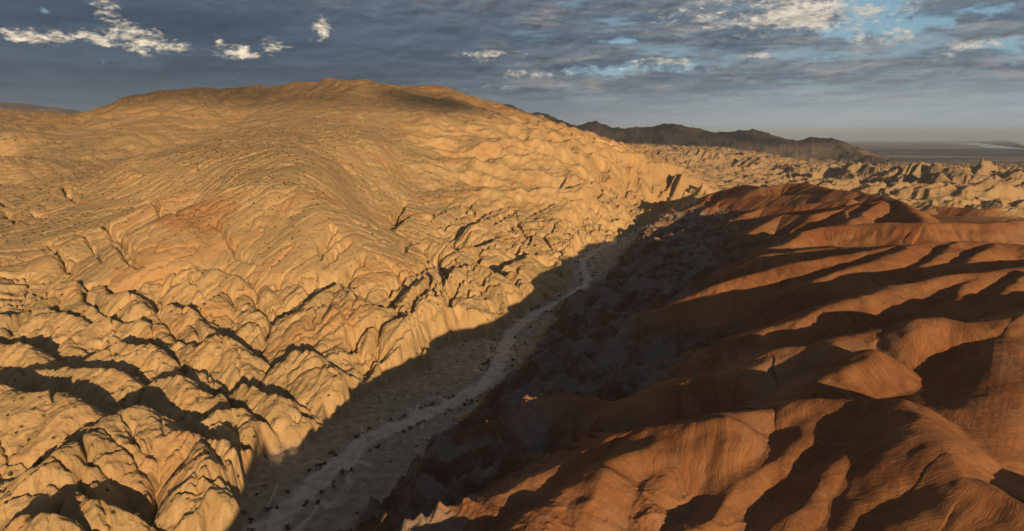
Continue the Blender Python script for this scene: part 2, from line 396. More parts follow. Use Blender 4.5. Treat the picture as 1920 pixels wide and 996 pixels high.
R('d', .80, 10, [(251, 532, 37), (272, 514, 42), (313, 501, 44.5), (345, 503, 44.5), (400, 507, 43.5), (440, 514, 42)])
R('d', .90, 6, [(313, 572, 33), (347, 572, 34), (363, 584, 32), (374, 612, 28)])
R('d', .75, 9, [(395, 565, 33), (407, 558, 34), (431, 532, 37), (454, 515, 39), (467, 522, 38), (501, 513, 39), (517, 522, 38), (545, 519, 38.5), (558, 527, 37), (561, 538, 35)])
R('d', .60, 7, [(454, 518, 38.5), (456, 550, 34), (470, 580, 29)])
R('d', .60, 7, [(501, 516, 38.5), (500, 545, 34), (508, 572, 28)])
R('d', .90, 5, [(446, 626, 22), (467, 605, 26), (478, 603, 26), (496, 616, 23)])
R('d', .85, 7, [(337, 644, 24), (386, 637, 28), (394, 631, 29.5), (412, 620, 31), (428, 626, 30), (441, 642, 27), (462, 657, 22), (480, 678, 14)])
R('d', .75, 6, [(412, 623, 30.5), (395, 655, 25), (400, 685, 19)])
R('d', .62, 5, [(483, 668, 15), (504, 628, 22), (527, 603, 27), (572, 571, 33), (634, 530, 39), (658, 545, 37), (676, 560, 34), (700, 574, 29)])
R('d', .62, 7, [(634, 533, 38.5), (625, 580, 31), (610, 620, 24), (618, 645, 18)])
R('d', .62, 7, [(590, 560, 35), (560, 600, 28), (540, 640, 20)])
R('d', .85, 7, [(493, 702, 14), (525, 676, 20), (556, 658, 24), (577, 656, 25), (595, 665, 24), (613, 684, 21), (645, 707, 13)])
R('d', .85, 4, [(540, 740, 9), (579, 712, 14), (600, 735, 8)])
R('d', .85, 7, [(420, 745, 15), (433, 739, 16), (457, 721, 19), (477, 723, 19), (498, 736, 17), (528, 741, 17), (558, 759, 12), (566, 780, 7)])
R('d', .85, 7, [(279, 729, 20), (300, 712, 23), (338, 704, 25), (350, 712, 24), (368, 729, 20), (388, 744, 18), (408, 738, 18)])
R('d', .85, 5, [(356, 694, 20), (378, 699, 20), (398, 714, 17)])
R('d', .70, 8, [(655, 678, 8), (664, 649, 15), (683, 627, 20), (728, 598, 26), (754, 594, 27), (793, 598, 25), (812, 607, 22), (822, 633, 13)])
R('d', .85, 4, [(761, 585, 26), (780, 575, 27.5), (793, 585, 26)])
R('d', .85, 6, [(793, 578, 26), (806, 562, 29), (818, 566, 28), (841, 591, 20)])
R('d', .75, 8, [(812, 560, 26), (835, 540, 29), (854, 522, 31), (870, 501, 34), (889, 492, 35), (921, 505, 32), (945, 525, 26), (960, 555, 14)])
R('d', .90, 5, [(780, 575, 26), (800, 545, 31), (825, 521, 34), (858, 496, 37)])
R('d', .85, 6, [(745, 565, 28), (780, 533, 33), (815, 508, 36)])
R('d', .70, 8, [(650, 522, 36), (690, 505, 38), (720, 480, 40), (760, 455, 43), (800, 452, 43), (840, 460, 41), (857, 475, 37)])
R('d', .70, 6, [(600, 540, 34), (612, 500, 40), (630, 468, 43)])
R('d', .70, 6, [(650, 500, 38), (690, 462, 42), (720, 448, 43)])
R('d', .75, 7, [(857, 476, 30), (873, 463, 32), (908, 460, 31), (953, 440, 32), (969, 447, 30), (979, 466, 24)])
R('d', .80, 7, [(950, 500, 23), (995, 473, 23), (1027, 471, 22), (1050, 485, 17), (1070, 505, 7)])
R('d', .80, 6, [(963, 508, 24), (985, 527, 20), (1014, 562, 8)])
R('d', .80, 6, [(980, 450, 23), (1008, 435, 24), (1040, 440, 21), (1066, 455, 15), (1080, 470, 7)])
R('d', .80, 7, [(1027, 415, 27), (1046, 397, 30), (1082, 405, 26), (1111, 421, 20), (1125, 440, 8)])
R('d', .75, 8, [(740, 430, 44), (783, 400, 49), (830, 395, 49), (880, 378, 51), (920, 372, 51), (960, 368, 51), (1000, 362, 51)])
R('d', .80, 7, [(890, 420, 41), (930, 400, 43), (970, 385, 45), (1010, 378, 45)])
R('d', .80, 7, [(1018, 386, 42), (1043, 370, 44), (1075, 363, 45), (1101, 379, 40)])
R('d', .80, 9, [(1096, 395, 29), (1150, 391, 31), (1208, 376, 33), (1246, 386, 27), (1280, 392, 19)])
R('d', .70, 12, [(960, 360, 52), (1012, 334, 58), (1050, 330, 60), (1100, 345, 54), (1140, 360, 46)])
# -- ridge noses on the slopes above
R('s', .62, 12, [(330, 398, 72), (400, 372, 79), (440, 348, 87), (500, 334, 92), (550, 345, 88), (585, 385, 75), (620, 425, 56)])
R('s', .72, 6, [(230, 470, 48), (270, 440, 57), (330, 398, 70), (400, 400, 68), (430, 440, 56), (450, 480, 44)])
R('s', .72, 8, [(90, 480, 46), (180, 425, 59), (290, 378, 74), (420, 325, 92)])
R('s', .72, 8, [(0, 445, 54), (60, 400, 64), (110, 345, 82), (160, 315, 92)])
R('s', .55, 12, [(160, 300, 96), (210, 282, 102), (240, 280, 103)])
# mountain skylines
R('m', .36, 60, [(90, 250, None, 2600), (180, 228, None, 2900), (240, 212, None, 3000), (300, 195, None, 3000), (330, 180, None, 2950), (390, 166, None, 2900), (440, 166, None, 3000), (500, 166, None, 3100),
                 (590, 155, None, 3000), (680, 149, None, 2900), (760, 156, None, 2900), (830, 170, None, 2850), (870, 192, None, 2850), (920, 216, None, 2850), (990, 252, None, 2900), (1060, 275, None, 2900)])
R('m', .36, 40, [(330, 182, None, 2900), (340, 205, None, 2400), (300, 235, None, 1900)])
R('m', .36, 40, [(680, 152, None, 2850), (650, 180, None, 2400), (600, 205, None, 2000)])
R('m', .36, 40, [(830, 172, None, 2800), (860, 215, None, 2300), (878, 250, None, 2000)])
R('m', .25, 100, [(-250, 205, None, 5000), (0, 203, None, 4800), (80, 208, None, 4800), (140, 213, None, 4700), (200, 216, None, 4500), (260, 222, None, 4300)])
R('k', .30, 150, [(-250, 188, None, 9000), (-100, 190, None, 9000), (0, 192, None, 9000), (50, 196, None, 9000), (100, 206, None, 8800), (150, 209, None, 8800), (200, 207, None, 8800), (250, 209, None, 8800), (330, 215, None, 9000)])
R('k', .40, 60, [(820, 190, None, 3700), (880, 186, None, 3700), (920, 190, None, 3700), (960, 208, None, 3600), (1000, 222, None, 3600), (1040, 236, None, 3600)])
R('k', .40, 60, [(960, 220, None, 4600), (985, 215, None, 4600), (1010, 212, None, 4500), (1040, 222, None, 4500), (1060, 232, None, 4500), (1090, 230, None, 4500), (1110, 227, None, 4500), (1150, 234, None, 4500),
                (1200, 234, None, 4500), (1245, 229, None, 4500), (1280, 238, None, 4500), (1340, 243, None, 4500), (1380, 239, None, 4500), (1440, 248, None, 4500), (1500, 258, None, 4500), (1550, 260, None, 4600),
                (1575, 270, None, 4500), (1620, 286, None, 4300), (1680, 298, None, 4100)])
# far badlands crests on the right
R('b', .36, 50, [(1560, 325, None, 2200), (1597, 312, None, 2200), (1650, 315, None, 2200), (1700, 308, None, 2200), (1765, 299, None, 2200), (1826, 304, None, 2200), (1880, 312, None, 2200), (1940, 318, None, 2200)])
R('b', .55, 16, [(1560, 340, 12), (1640, 333, 24), (1720, 331, 34), (1800, 335, 36), (1870, 343, 34)])
R('b', .55, 14, [(1590, 358, 32), (1640, 360, 36), (1690, 360, 40), (1740, 353, 46), (1800, 350, 49), (1860, 340, 54), (1930, 328, 60)])
R('b', .50, 20, [(1130, 335, 44), (1190, 318, 50), (1260, 325, 40), (1330, 322, 36)])
R('b', .50, 20, [(1180, 290, None, 2600), (1260, 283, None, 2700), (1360, 290, None, 2700), (1450, 300, None, 2600), (1520, 312, None, 2500)])
R('b', .50, 20, [(1280, 355, 24), (1350, 338, 28), (1420, 335, 24), (1480, 340, 14)])

# ------------------------------------------------------------------ polar grid round the viewpoint
def az_samples():
    n1 = int(1500 * Q)
    mid = np.linspace(-41.5, 41.5, n1)
    step = mid[1] - mid[0]
    out_ = [mid[-1]]; s_ = step
    while out_[-1] < 180:
        s_ = min(s_ * 1.10, 1.6); out_.append(out_[-1] + s_)
    rt = np.array(out_[1:]); rt = 41.5 + (rt - 41.5) * (180 - 41.5) / (rt[-1] - 41.5)
    return np.radians(np.concatenate([-rt[::-1], mid, rt]))


def r_samples():
    out_ = [3.0]
    while out_[-1] < 70000:
        r = out_[-1]
        if r < 70: f = 0.04
        elif r < 120: f = 0.0026
        elif r < 700: f = 0.0018
        elif r < 4000: f = 0.0027
        elif r < 9500: f = 0.006
        else: f = 0.02
        out_.append(r * (1 + f / Q))
    return np.array(out_)


az = az_samples(); rr = r_samples()
NA, NR = len(az), len(rr)
AZG, RG = np.meshgrid(az, rr)
X = (RG * np.sin(AZG)).astype(F32).ravel(); Y = (RG * np.cos(AZG)).astype(F32).ravel()
RV = RG.astype(F32).ravel()
print('grid', NA, NR, NA * NR)

# base surface: thin-plate spline through the survey in (azimuth, log distance)
bp = np.array(BASE)
ba = np.arctan2(bp[:, 0], bp[:, 1]); br = np.log(np.hypot(bp[:, 0], bp[:, 1]))
# spline the value z / (distance scale) so far relief does not leak into near ground
pts = np.stack([ba * 2.2, br], 1)
def tps(d2): return 0.5 * d2 * np.log(d2 + 1e-9)
n = len(pts)
K = tps(((pts[:, None] - pts[None]) ** 2).sum(-1)) + np.eye(n) * 2e-3
Pm = np.concatenate([np.ones((n, 1)), pts], 1)
A = np.block([[K, Pm], [Pm.T, np.zeros((3, 3))]])
wsol = np.linalg.solve(A, np.concatenate([bp[:, 2], np.zeros(3)]))
ca = np.linspace(-np.pi, np.pi, 720); cr = np.linspace(np.log(3), np.log(71000), 620)
CA, CR = np.meshgrid(ca, cr)
q = np.stack([CA.ravel() * 2.2, CR.ravel()], 1)
cz = np.zeros(len(q))
for i0 in range(0, len(q), 40000):
    qq = q[i0:i0 + 40000]
    d2 = ((qq[:, None] - pts[None]) ** 2).sum(-1)
    cz[i0:i0 + 40000] = tps(d2) @ wsol[:n] + wsol[n] + qq @ wsol[n + 1:]
cz = np.clip(cz, -95, 420).reshape(CA.shape)


def bicoarse(grid, a, lr):
    fa = np.clip((a + np.pi) / (2 * np.pi) * 719, 0, 718.999); fr = np.clip((lr - cr[0]) / (cr[-1] - cr[0]) * 619, 0, 618.999)
    ia, ir = fa.astype(int), fr.astype(int); ta, tr = fa - ia, fr - ir
    return (grid[ir, ia] * (1 - ta) * (1 - tr) + grid[ir, ia + 1] * ta * (1 - tr) + grid[ir + 1, ia] * (1 - ta) * tr + grid[ir + 1, ia + 1] * ta * tr).astype(F32)


def poly_sd(px, py, poly):
    """signed distance to polygon, negative inside"""
    d = np.full(px.shape, 1e9, F32); ins = np.zeros(px.shape, bool)
    m = len(poly)
    for i in range(m):
        ax, ay = poly[i]; bx_, by_ = poly[(i + 1) % m]
        ex, ey = bx_ - ax, by_ - ay
        t = np.clip(((px - ax) * ex + (py - ay) * ey) / (ex * ex + ey * ey), 0, 1)
        d = np.minimum(d, np.hypot(px - ax - t * ex, py - ay - t * ey))
        c = ((ay > py) != (by_ > py)) & (px < (bx_ - ax) * (py - ay) / (by_ - ay + 1e-12) + ax)
        ins ^= c
    return np.where(ins, -d, d)


CUTS = []


def terrain(X, Y):
    """height and rock attributes at world positions"""
    N = X.shape[0]
    rv = np.hypot(X, Y).astype(F32); av = np.arctan2(X, Y)
    z0 = bicoarse(cz, av, np.log(np.maximum(rv, 3.0)))
    # wander of the ridge lines, scaled with their size
    ws = np.clip(rv * 0.007, 0.6, 14).astype(F32)
    l1 = np.clip(rv * 0.06, 9, 160)
    # three fixed wavelengths blended by distance keeps the field continuous
    near = sstep(900, 300, rv)
    wx = near * fbm(X / 16, Y / 16, 3, off=3) * 1.7 + (1 - near) * fbm(X / 90, Y / 90, 4, off=13) * np.clip(rv * 0.006, 4, 16)
    wy = near * fbm(X / 16, Y / 16, 3, off=31) * 1.7 + (1 - near) * fbm(X / 90, Y / 90, 4, off=43) * np.clip(rv * 0.006, 4, 16)
    XW, YW = X + wx, Y + wy
    best = np.full(N, -1e9, F32); sec = np.full(N, -1e9, F32); S = np.zeros(N, F32); Dd = np.full(N, 1e3, F32); KN = np.zeros(N, np.int8)
    kinds = {'r': 1, 'g': 2, 'f': 3, 'd': 4, 's': 5, 'm': 6, 'k': 7, 'b': 8}
    z = z0.copy()
    for i, (kind, k, d0, P) in enumerate(RID):
        reach = {'r': 90, 'g': 90, 'f': 40, 'd': 62, 's': 125, 'm': 1250, 'k': 1700, 'b': 190}[kind]
        lo, hi = P[:, :2].min(0) - reach, P[:, :2].max(0) + reach
        idx = np.nonzero((XW > lo[0]) & (XW < hi[0]) & (YW > lo[1]) & (YW < hi[1]))[0]
        if len(idx) == 0: continue
        x, y = XW[idx], YW[idx]
        bz = np.full(len(idx), -1e9, F32); bs = np.zeros(len(idx), F32); bd = np.full(len(idx), 1e3, F32)
        cum = 0.0
        for j in range(len(P) - 1):
            ax, ay, az_ = P[j]; ex, ey, ez = P[j + 1] - P[j]
            L2 = ex * ex + ey * ey; L = math.sqrt(L2)
            tt = ((x - ax) * ex + (y - ay) * ey) / L2
            t = np.clip(tt, 0, 1)
            qx, qy = x - ax - t * ex, y - ay - t * ey
            d = np.sqrt(qx * qx + qy * qy)
            if kind == 'd':              # tilted fins: dip slope to the south, scarp to the north
                kk_ = k * (1.0 + 0.75 * np.clip(qy / (d + 0.5), 0, 1) - 0.12)
                zz = az_ + t * ez - kk_ * d * d / (d + d0 * 0.28)
            else:
                zz = az_ + t * ez - k * d * d / (d + d0)
            mm = zz > bz + 2e-3
            bz = np.where(mm, zz, bz); bd = np.where(mm, d, bd)
            side = np.sign(qx * ey - qy * ex)
            fan = np.where(tt < 0, tt, np.where(tt > 1, tt - 1, 0)) * L
            bs = np.where(mm, cum + t * L + fan * 0.6 + side * 500 + i * 37.7, bs)
            cum += L
        # blend in
        cur = z[idx]
        soft = {'r': 1.2, 'g': 1.5, 'f': 1.5, 'd': 0.5, 's': 3.0, 'm': 25, 'k': 20, 'b': 6}[kind]
        h = np.clip(0.5 + 0.5 * (bz - cur) / soft, 0, 1)
        z[idx] = cur + (bz - cur) * h + soft * h * (1 - h) * 0.5
        mm = bz > best[idx]
        sec[idx] = np.where(mm, best[idx], np.maximum(sec[idx], bz))
        best_raw = np.maximum(best[idx], bz)
        take = mm & (bz > z0[idx] - 4)
        ii = idx[take]
        S[ii] = bs[take]; Dd[ii] = bd[take]; KN[ii] = kinds[kind]
        best[idx] = best_raw
    onr = sstep(-4, 3, z - z0)            # 1 on ridges, 0 on open ground
    # zones ----------------------------------------------------------
    deg = np.degrees(av)
    wsd = poly_sd(XW, YW, WASH)
    wsd = wsd + (fbm(X / 24, Y / 24, 3, off=301) * 8.0 + fbm(X / 8, Y / 8, 3, off=302) * 1.6) * sstep(40, 10, np.abs(wsd))
    wash = sstep(3.0, -1.0, wsd) * (rv < 1400)
    # the boundary between golden and red country follows the wash
    yy = np.array([-4000, -260, -60, 60, 140] + [p[1] for p in wr] + [1500, 2200, 6000])
    xx = np.array([-300, -285, -220, -140, -97] + [p[0] for p in wr] + [420, 900, 3000])
    o = np.argsort(yy); side = X - np.interp(Y, yy[o], xx[o]).astype(F32)
    # eastern / northern limit of the red hills
    lim = np.interp(deg, [-180, 14, 16, 22, 30, 38, 60, 180], [60, 900, 1010, 960, 760, 700, 650, 600]).astype(F32)
    red = sstep(-2, 4, side + fbm(X / 20, Y / 20, 3, off=7) * 3) * sstep(60, -20, rv - lim + fbm(X / 60, Y / 60, 3, off=8) * 40)
    far = np.where(deg > -9, sstep(740, 1100, rv), sstep(850, 1300, rv))
    mtn = sstep(850, 1200, rv) * sstep(8, -2, deg + (rv - 1200) * -0.004)
    kk = (KN == 7).astype(F32) * sstep(0, 30, z - z0)
    plain = sstep(4200, 5600, rv) * sstep(14, 20, deg) * (1 - kk)
    left = (1 - red) * (1 - wash)
    wn_ = np.clip(wsd, 0, 60) + np.clip(wsd - 30, 0, 200) * 1.2
    foot = 0.6 + np.where(side > 0, 0.8, 1.9 - 1.35 * sstep(520, 860, rv)) * wn_ + np.abs(fbm(X / 9, Y / 9, 3, off=19)) * 5 * sstep(0, 8, wn_)
    nearw = (wsd < 150) & (rv < 1500)
    hh = np.clip(0.5 + 0.5 * (z - foot) / 3.0, 0, 1)
    z = np.where(nearw, z + (foot - z) * hh - 3.0 * hh * (1 - hh) * 0.5, z)
    up0 = z.copy()

    for (P, wid, dpt) in CUTS:
        lo, hi = P.min(0) - 14, P.max(0) + 14
        idx = np.nonzero((X > lo[0]) & (X < hi[0]) & (Y > lo[1]) & (Y < hi[1]))[0]
        if len(idx) == 0: continue
        x, y = X[idx] + fbm(X[idx] / 7, Y[idx] / 7, 3, off=402) * 1.5, Y[idx] + fbm(X[idx] / 7, Y[idx] / 7, 3, off=412) * 1.5
        tot = sum(math.hypot(*(P[j + 1] - P[j])) for j in range(len(P) - 1)); cum = 0; bd = np.full(len(idx), 1e3, F32); bs = np.zeros(len(idx), F32)
        for j in range(len(P) - 1):
            ax, ay = P[j]; ex, ey = P[j + 1] - P[j]; L2 = ex * ex + ey * ey; L = math.sqrt(L2)
            t = np.clip(((x - ax) * ex + (y - ay) * ey) / L2, 0, 1)
            qx, qy = x - ax - t * ex, y - ay - t * ey
            dd = np.hypot(qx, qy)
            # the east wall is steep, the west side a ramp
            sgn = (qx * 0.77 - qy * 0.64)
            dd = np.where(sgn > 0, dd * 1.5, dd * 0.8)
            mm = dd < bd; bd = np.where(mm, dd, bd); bs = np.where(mm, (cum + t * L) / tot, bs); cum += L
        z[idx] -= dpt * 1.35 * np.clip(1 - bd / wid, 0, 1) ** 1.2 * sstep(-0.02, 0.15, bs) * sstep(1.02, 0.8, bs)

    # detail: red mud hills ------------------------------------------
    m = np.nonzero(red > 0.01)[0]
    x, y, s_, d_, r_ = X[m], Y[m], S[m], Dd[m], rv[m]
    dep = np.clip(d_, 0, 16)
    tie = sstep(0.0, 2.2, best[m] - sec[m]) * sstep(-0.5, 2.5, best[m] - z0[m] + 1.0)
    g = (np.abs(perlin(s_ / 17 + 3, d_ / 60)) - 0.4) * dep * 0.17 + (np.abs(perlin(s_ / 5.3 + 31, d_ / 26 + s_ * 0.02)) - 0.35) * np.clip(d_ - 1, 0, 9) * 0.07
    g += perlin(s_ / 1.4, d_ / 14) * np.clip(d_, 0.4, 4) * 0.014 * sstep(420, 200, r_)
    g += perlin(s_ / 0.6, d_ / 8) * 0.015 * sstep(260, 140, r_)
    g *= tie
    g += fbm(x / 34, y / 34, 3, off=21) * 1.1 + fbm(x / 5, y / 5, 3, off=22) * 0.12
    # rough, rocky shaded foot of the hills near the wash
    low = sstep(40, 26, up0[m] - np.clip(side[m], 0, 400) * 0.03) * sstep(2, 8, side[m])
    rough = (ridged(x / 30, y / 20, 5, 0.55, off=5) - 0.8) * 4.8 + fbm(x / 4.1, y / 4.1, 5, 0.6, off=9) * 0.7
    z[m] += red[m] * (1 - wash[m]) * (g * (1 - low * 0.6) + rough * low * sstep(1, 9, side[m]))

    # detail: golden badlands ----------------------------------------
    m = np.nonzero((left > 0.01) & (rv < 2600) & (deg > -75) & (deg < 60))[0]
    x, y, r_ = X[m], Y[m], rv[m]
    zz = z[m]
    # bedding strikes north-east
    along = x * 0.643 + y * 0.766
    acr = x * 0.766 - y * 0.643
    wob = fbm(x / 80, y / 80, 3, off=50) * 5 + fbm(x / 15, y / 15, 2, off=51) * 1.0 + fbm(x / 2.6, y / 2.6, 3, 0.6, off=52) * 0.55
    qb = acr + wob + zz * 0.25
    dome = (KN[m] == 4) | (KN[m] == 5)
    slope_zone = sstep(30, 46, zz) * (1 - (KN[m] == 4))
    slope_zone = np.maximum(slope_zone, sstep(42, 56, z0[m]))
    calm = 1 - 0.85 * slope_zone * sstep(560, 480, np.hypot(x + 175, y - 480) * 3)     # the smooth dip face
    ledge = np.zeros(len(m), F32)
    for lam, amp, o_, thr in ((11.0, 1.5, 0.0, -0.05), (4.6, 0.85, 3.3, -0.12), (27.0, 2.4, 8.1, 0.0), (1.9, 0.36, 6.0, -0.2)):
        u = qb / lam + fbm(x / (lam * 9), y / (lam * 9), 2, off=60 + o_) * 0.8
        f = u - np.floor(u)
        saw = np.where(f < 0.88, f / 0.88, (1 - f) / 0.12) - 0.5
        on = sstep(thr - 0.25 * slope_zone, thr + 0.3 - 0.25 * slope_zone, perlin(along / (lam * 5) + o_, qb / (lam * 2.0)))
        ledge += amp * saw * on

    def slot(nn, wdt, dpt):
        return -dpt * np.exp(-(nn / wdt) ** 2)
    a1 = perlin(along / 58 + 4, acr / 14 + 2) + 0.13 * fbm(x / 9, y / 9, 3, off=71)
    a2 = perlin(along / 24 + 14, acr / 40 + 5) + 0.16 * fbm(x / 8, y / 8, 3, off=72)
    sel = sstep(-0.15, 0.3, perlin(x / 60 + 7, y / 60 + 9))
    mid_ = sstep(330, 430, r_) * sstep(1000, 800, r_)
    sl = slot(a1, 0.06, 4.0) * np.maximum(sel, mid_) * (1 + 0.9 * mid_) + slot(a2, 0.035, 2.6) * (1 - sel * 0.7)
    tops = sstep(0, 6, zz - z0[m])
    # canyons where two domes meet
    gap_ = np.clip(best[m] - sec[m], 0, 60)
    cany = -5.5 * np.exp(-gap_ / 1.5) * (0.35 + sstep(-0.3, 0.4, perlin(x / 40 + 3, y / 40))) * dome * sstep(2, 9, zz) * sstep(1, 5, best[m] - z0[m] + 4)
    s_, d_ = S[m], Dd[m]
    fl = (np.abs(perlin(s_ / 12 + 5, d_ / 40)) - 0.35) * np.clip(d_ - 1, 0, 12) * 0.16 + (np.abs(perlin(s_ / 4.6 + 15, d_ / 16)) - 0.3) * np.clip(d_ - 1, 0, 7) * 0.09
    fl = fl * (KN[m] == 4) * sstep(0, 2.0, gap_)
    fx_, fy_ = along / 30, acr / 15
    bl = (1 - np.abs(perlin(fx_ + 8.1, fy_ + 3.3)) * 2.2) * 1.5 + (1 - np.abs(perlin(fx_ * 2.3 + 5, fy_ * 2.1 + 9)) * 2.2) * 0.8 + (1 - np.abs(perlin(along / 6 + 5, acr / 3.4 + 9)) * 2.2) * 0.3 - 1.4
    rgh = fbm(x / 5.3, y / 4.4, 5, 0.62, off=91) * 0.26 + (ridged(along / 5.5, acr / 3.2, 3, 0.5, off=95) - 0.9) * 0.42
    # faint rills that run straight down the open slopes
    dn_, cr_ = x * 0.6 - y * 0.8, x * 0.8 + y * 0.6 + wob * 1.2
    rl = (np.abs(perlin(cr_ / 34 + 2, dn_ / 110)) - 0.3) * 5.0 + (np.abs(perlin(cr_ / 14 + 7, dn_ / 52 + 3)) - 0.3) * 2.2 + (np.abs(perlin(cr_ / 6 + 9, dn_ / 24)) - 0.3) * 0.9
    wl_ = left[m] * (1 - far[m])
    swl = np.clip(wsd[m], 0, 100)
    det = ledge * (1.15 - 1.02 * slope_zone) * calm * (1 - 0.4 * mid_) + (sl * (1 - 0.8 * slope_zone) + cany) * sstep(4, 14, swl) + fl + bl * (0.72 + 0.3 * (1 - tops)) * (1 - 0.85 * slope_zone) * (1 + 0.35 * mid_) + rgh * (1 - 0.6 * slope_zone) \
        + slope_zone * calm * ((ridged(acr / 60, along / 120, 4, 0.5, off=33) - 0.9) * 0.8 + rl)
    z[m] += wl_ * det * sstep(0.0, 5, wsd[m])

    # detail: far badlands -------------------------------------------
    m = np.nonzero((rv > 700) & (rv < 6500) & (deg > -60) & (deg < 60))[0]
    x, y, r_ = X[m], Y[m], rv[m]
    bad = np.where(deg[m] > -9, sstep(640, 980, r_), sstep(780, 1300, r_)) * (1 - red[m]) * (1 - plain[m]) * (1 - kk[m])
    bwt = bad * sstep(-10, 3, deg[m] - (r_ - 1500) * 0.002 + fbm(x / 300, y / 300, 2, off=3) * 3)
    amp = np.clip(r_ / 45, 18, 46)
    xr, yr = x * 0.82 + y * 0.57, -x * 0.57 + y * 0.82
    wx_, wy_ = fbm(x / 160, y / 160, 3, off=201) * 40, fbm(x / 160, y / 160, 3, off=221) * 40
    def rg(a_, b_, o_): return 1 - np.abs(perlin(a_ + o_, b_ + o_)) * 2.0
    h1 = rg((xr + wx_) / 320, (yr + wy_) / 105, 111) * 0.85 + rg((xr + wy_) / 120, (yr + wx_) / 40, 121) * 0.46 + rg((xr + wx_) / 36, (yr + wy_) / 20, 131) * 0.18 \
        + rg(xr / 17, yr / 10, 133) * 0.07 - 0.95
    belt = sstep(-420, -240, side[m]) * sstep(1700, 1100, r_) * sstep(10, -10, side[m])
    z[m] += bwt * amp * (0.5 + 0.2 * sstep(0, 10, deg[m]) + 0.5 * belt) * h1 * sstep(-80, -10, z0[m] + 40)
    mw = bad * (1 - bwt)
    ac_, al_ = x * 0.88 + y * 0.47 + wx_ * 1.3, -x * 0.47 + y * 0.88
    h2 = (np.abs(perlin(ac_ / 190 + 1.1, al_ / 500)) + np.abs(perlin(ac_ / 90 + 5, al_ / 280 + 2)) * 0.5 - 0.45) * 1.6
    h3 = np.abs(perlin(ac_ / 42 + 3, al_ / 130 + 7)) * 0.9 + np.abs(perlin((ac_ + wy_) / 19 + 3, al_ / 60 + 17)) * 0.45 + rg(x / 17, y / 19, 157) * 0.12 - 0.55
    z[m] += mw * belt * h1 * 5
    z[m] += mw * (h2 * 12 * sstep(800, 1300, r_) + h3 * (4.0 + 5 * sstep(800, 1300, r_)))
    # layered bedding on the mountain side
    qb = x * 0.77 - y * 0.64 + fbm(x / 500, y / 500, 3, off=161) * 160 - z[m] * 2.2
    u = qb / 46; f = u - np.floor(u)
    z[m] += mw * (np.where(f < .8, f / .8, (1 - f) / .2) - .5) * 2.0 * sstep(-0.2, 0.3, perlin(x / 330, y / 330))
    kw = kk[m]
    z[m] += kw * (rg((xr + wx_) / 300, (yr + wy_) / 420, 171) * 0.6 + rg(xr / 110, yr / 150, 173) * 0.35 + rg(xr / 50, yr / 60, 175) * 0.12 + rg(xr / 24, yr / 30, 177) * 0.06 - 0.8) * 40
    # sky-line hills beyond
    m = np.nonzero((rv >= 6500))[0]
    z[m] += kk[m] * (ridged(X[m] / 900, Y[m] / 900, 6, 0.5, off=181) - 0.8) * 35
    # wash floor ------------------------------------------------------
    m = np.nonzero(wash > 0.001)[0]
    x, y = X[m], Y[m]
    ch = np.abs(perlin(x / 26 + 3, y / 60 + 8) + 0.3 * perlin(x / 9, y / 16))
    zw = 0.3 + sstep(0, -14, wsd[m]) * -0.5 - 0.5 * np.exp(-(ch / 0.08) ** 2) + fbm(x / 7, y / 11, 3, off=3) * 0.22 + fbm(x / 1.6, y / 1.6, 2, off=4) * 0.06
    z[m] = z[m] * (1 - wash[m]) + zw * wash[m]
    # gravel banks at the foot of both walls
    return dict(z=z, S=S, D=Dd, red=red, wash=wash, wsd=wsd, far=sstep(850, 1500, rv), mtn=mtn, kk=kk, plain=plain, z0=z0, side=side, KN=KN, deg=deg, rv=rv)


def pick(pp):
    rs_ = np.geomspace(115, 1500, 420)
    xs, ys, hs = [], [], []
    for px, py in pp:
        u, v = (px - 960) / FOC, (498 - py) / FOC
        fy, up = CP + v * SP, -SP + v * CP; h = math.hypot(u, fy)
        xs.append(u / h * rs_); ys.append(fy / h * rs_); hs.append(HC + up / h * rs_)
    xs, ys, hs = map(np.array, (xs, ys, hs))
    zt = terrain(xs.ravel().astype(F32), ys.ravel().astype(F32))['z'].reshape(xs.shape)
    hit_ = np.argmax(zt > hs, 1)
    return [(xs[i, k], ys[i, k]) for i, k in enumerate(hit_)]


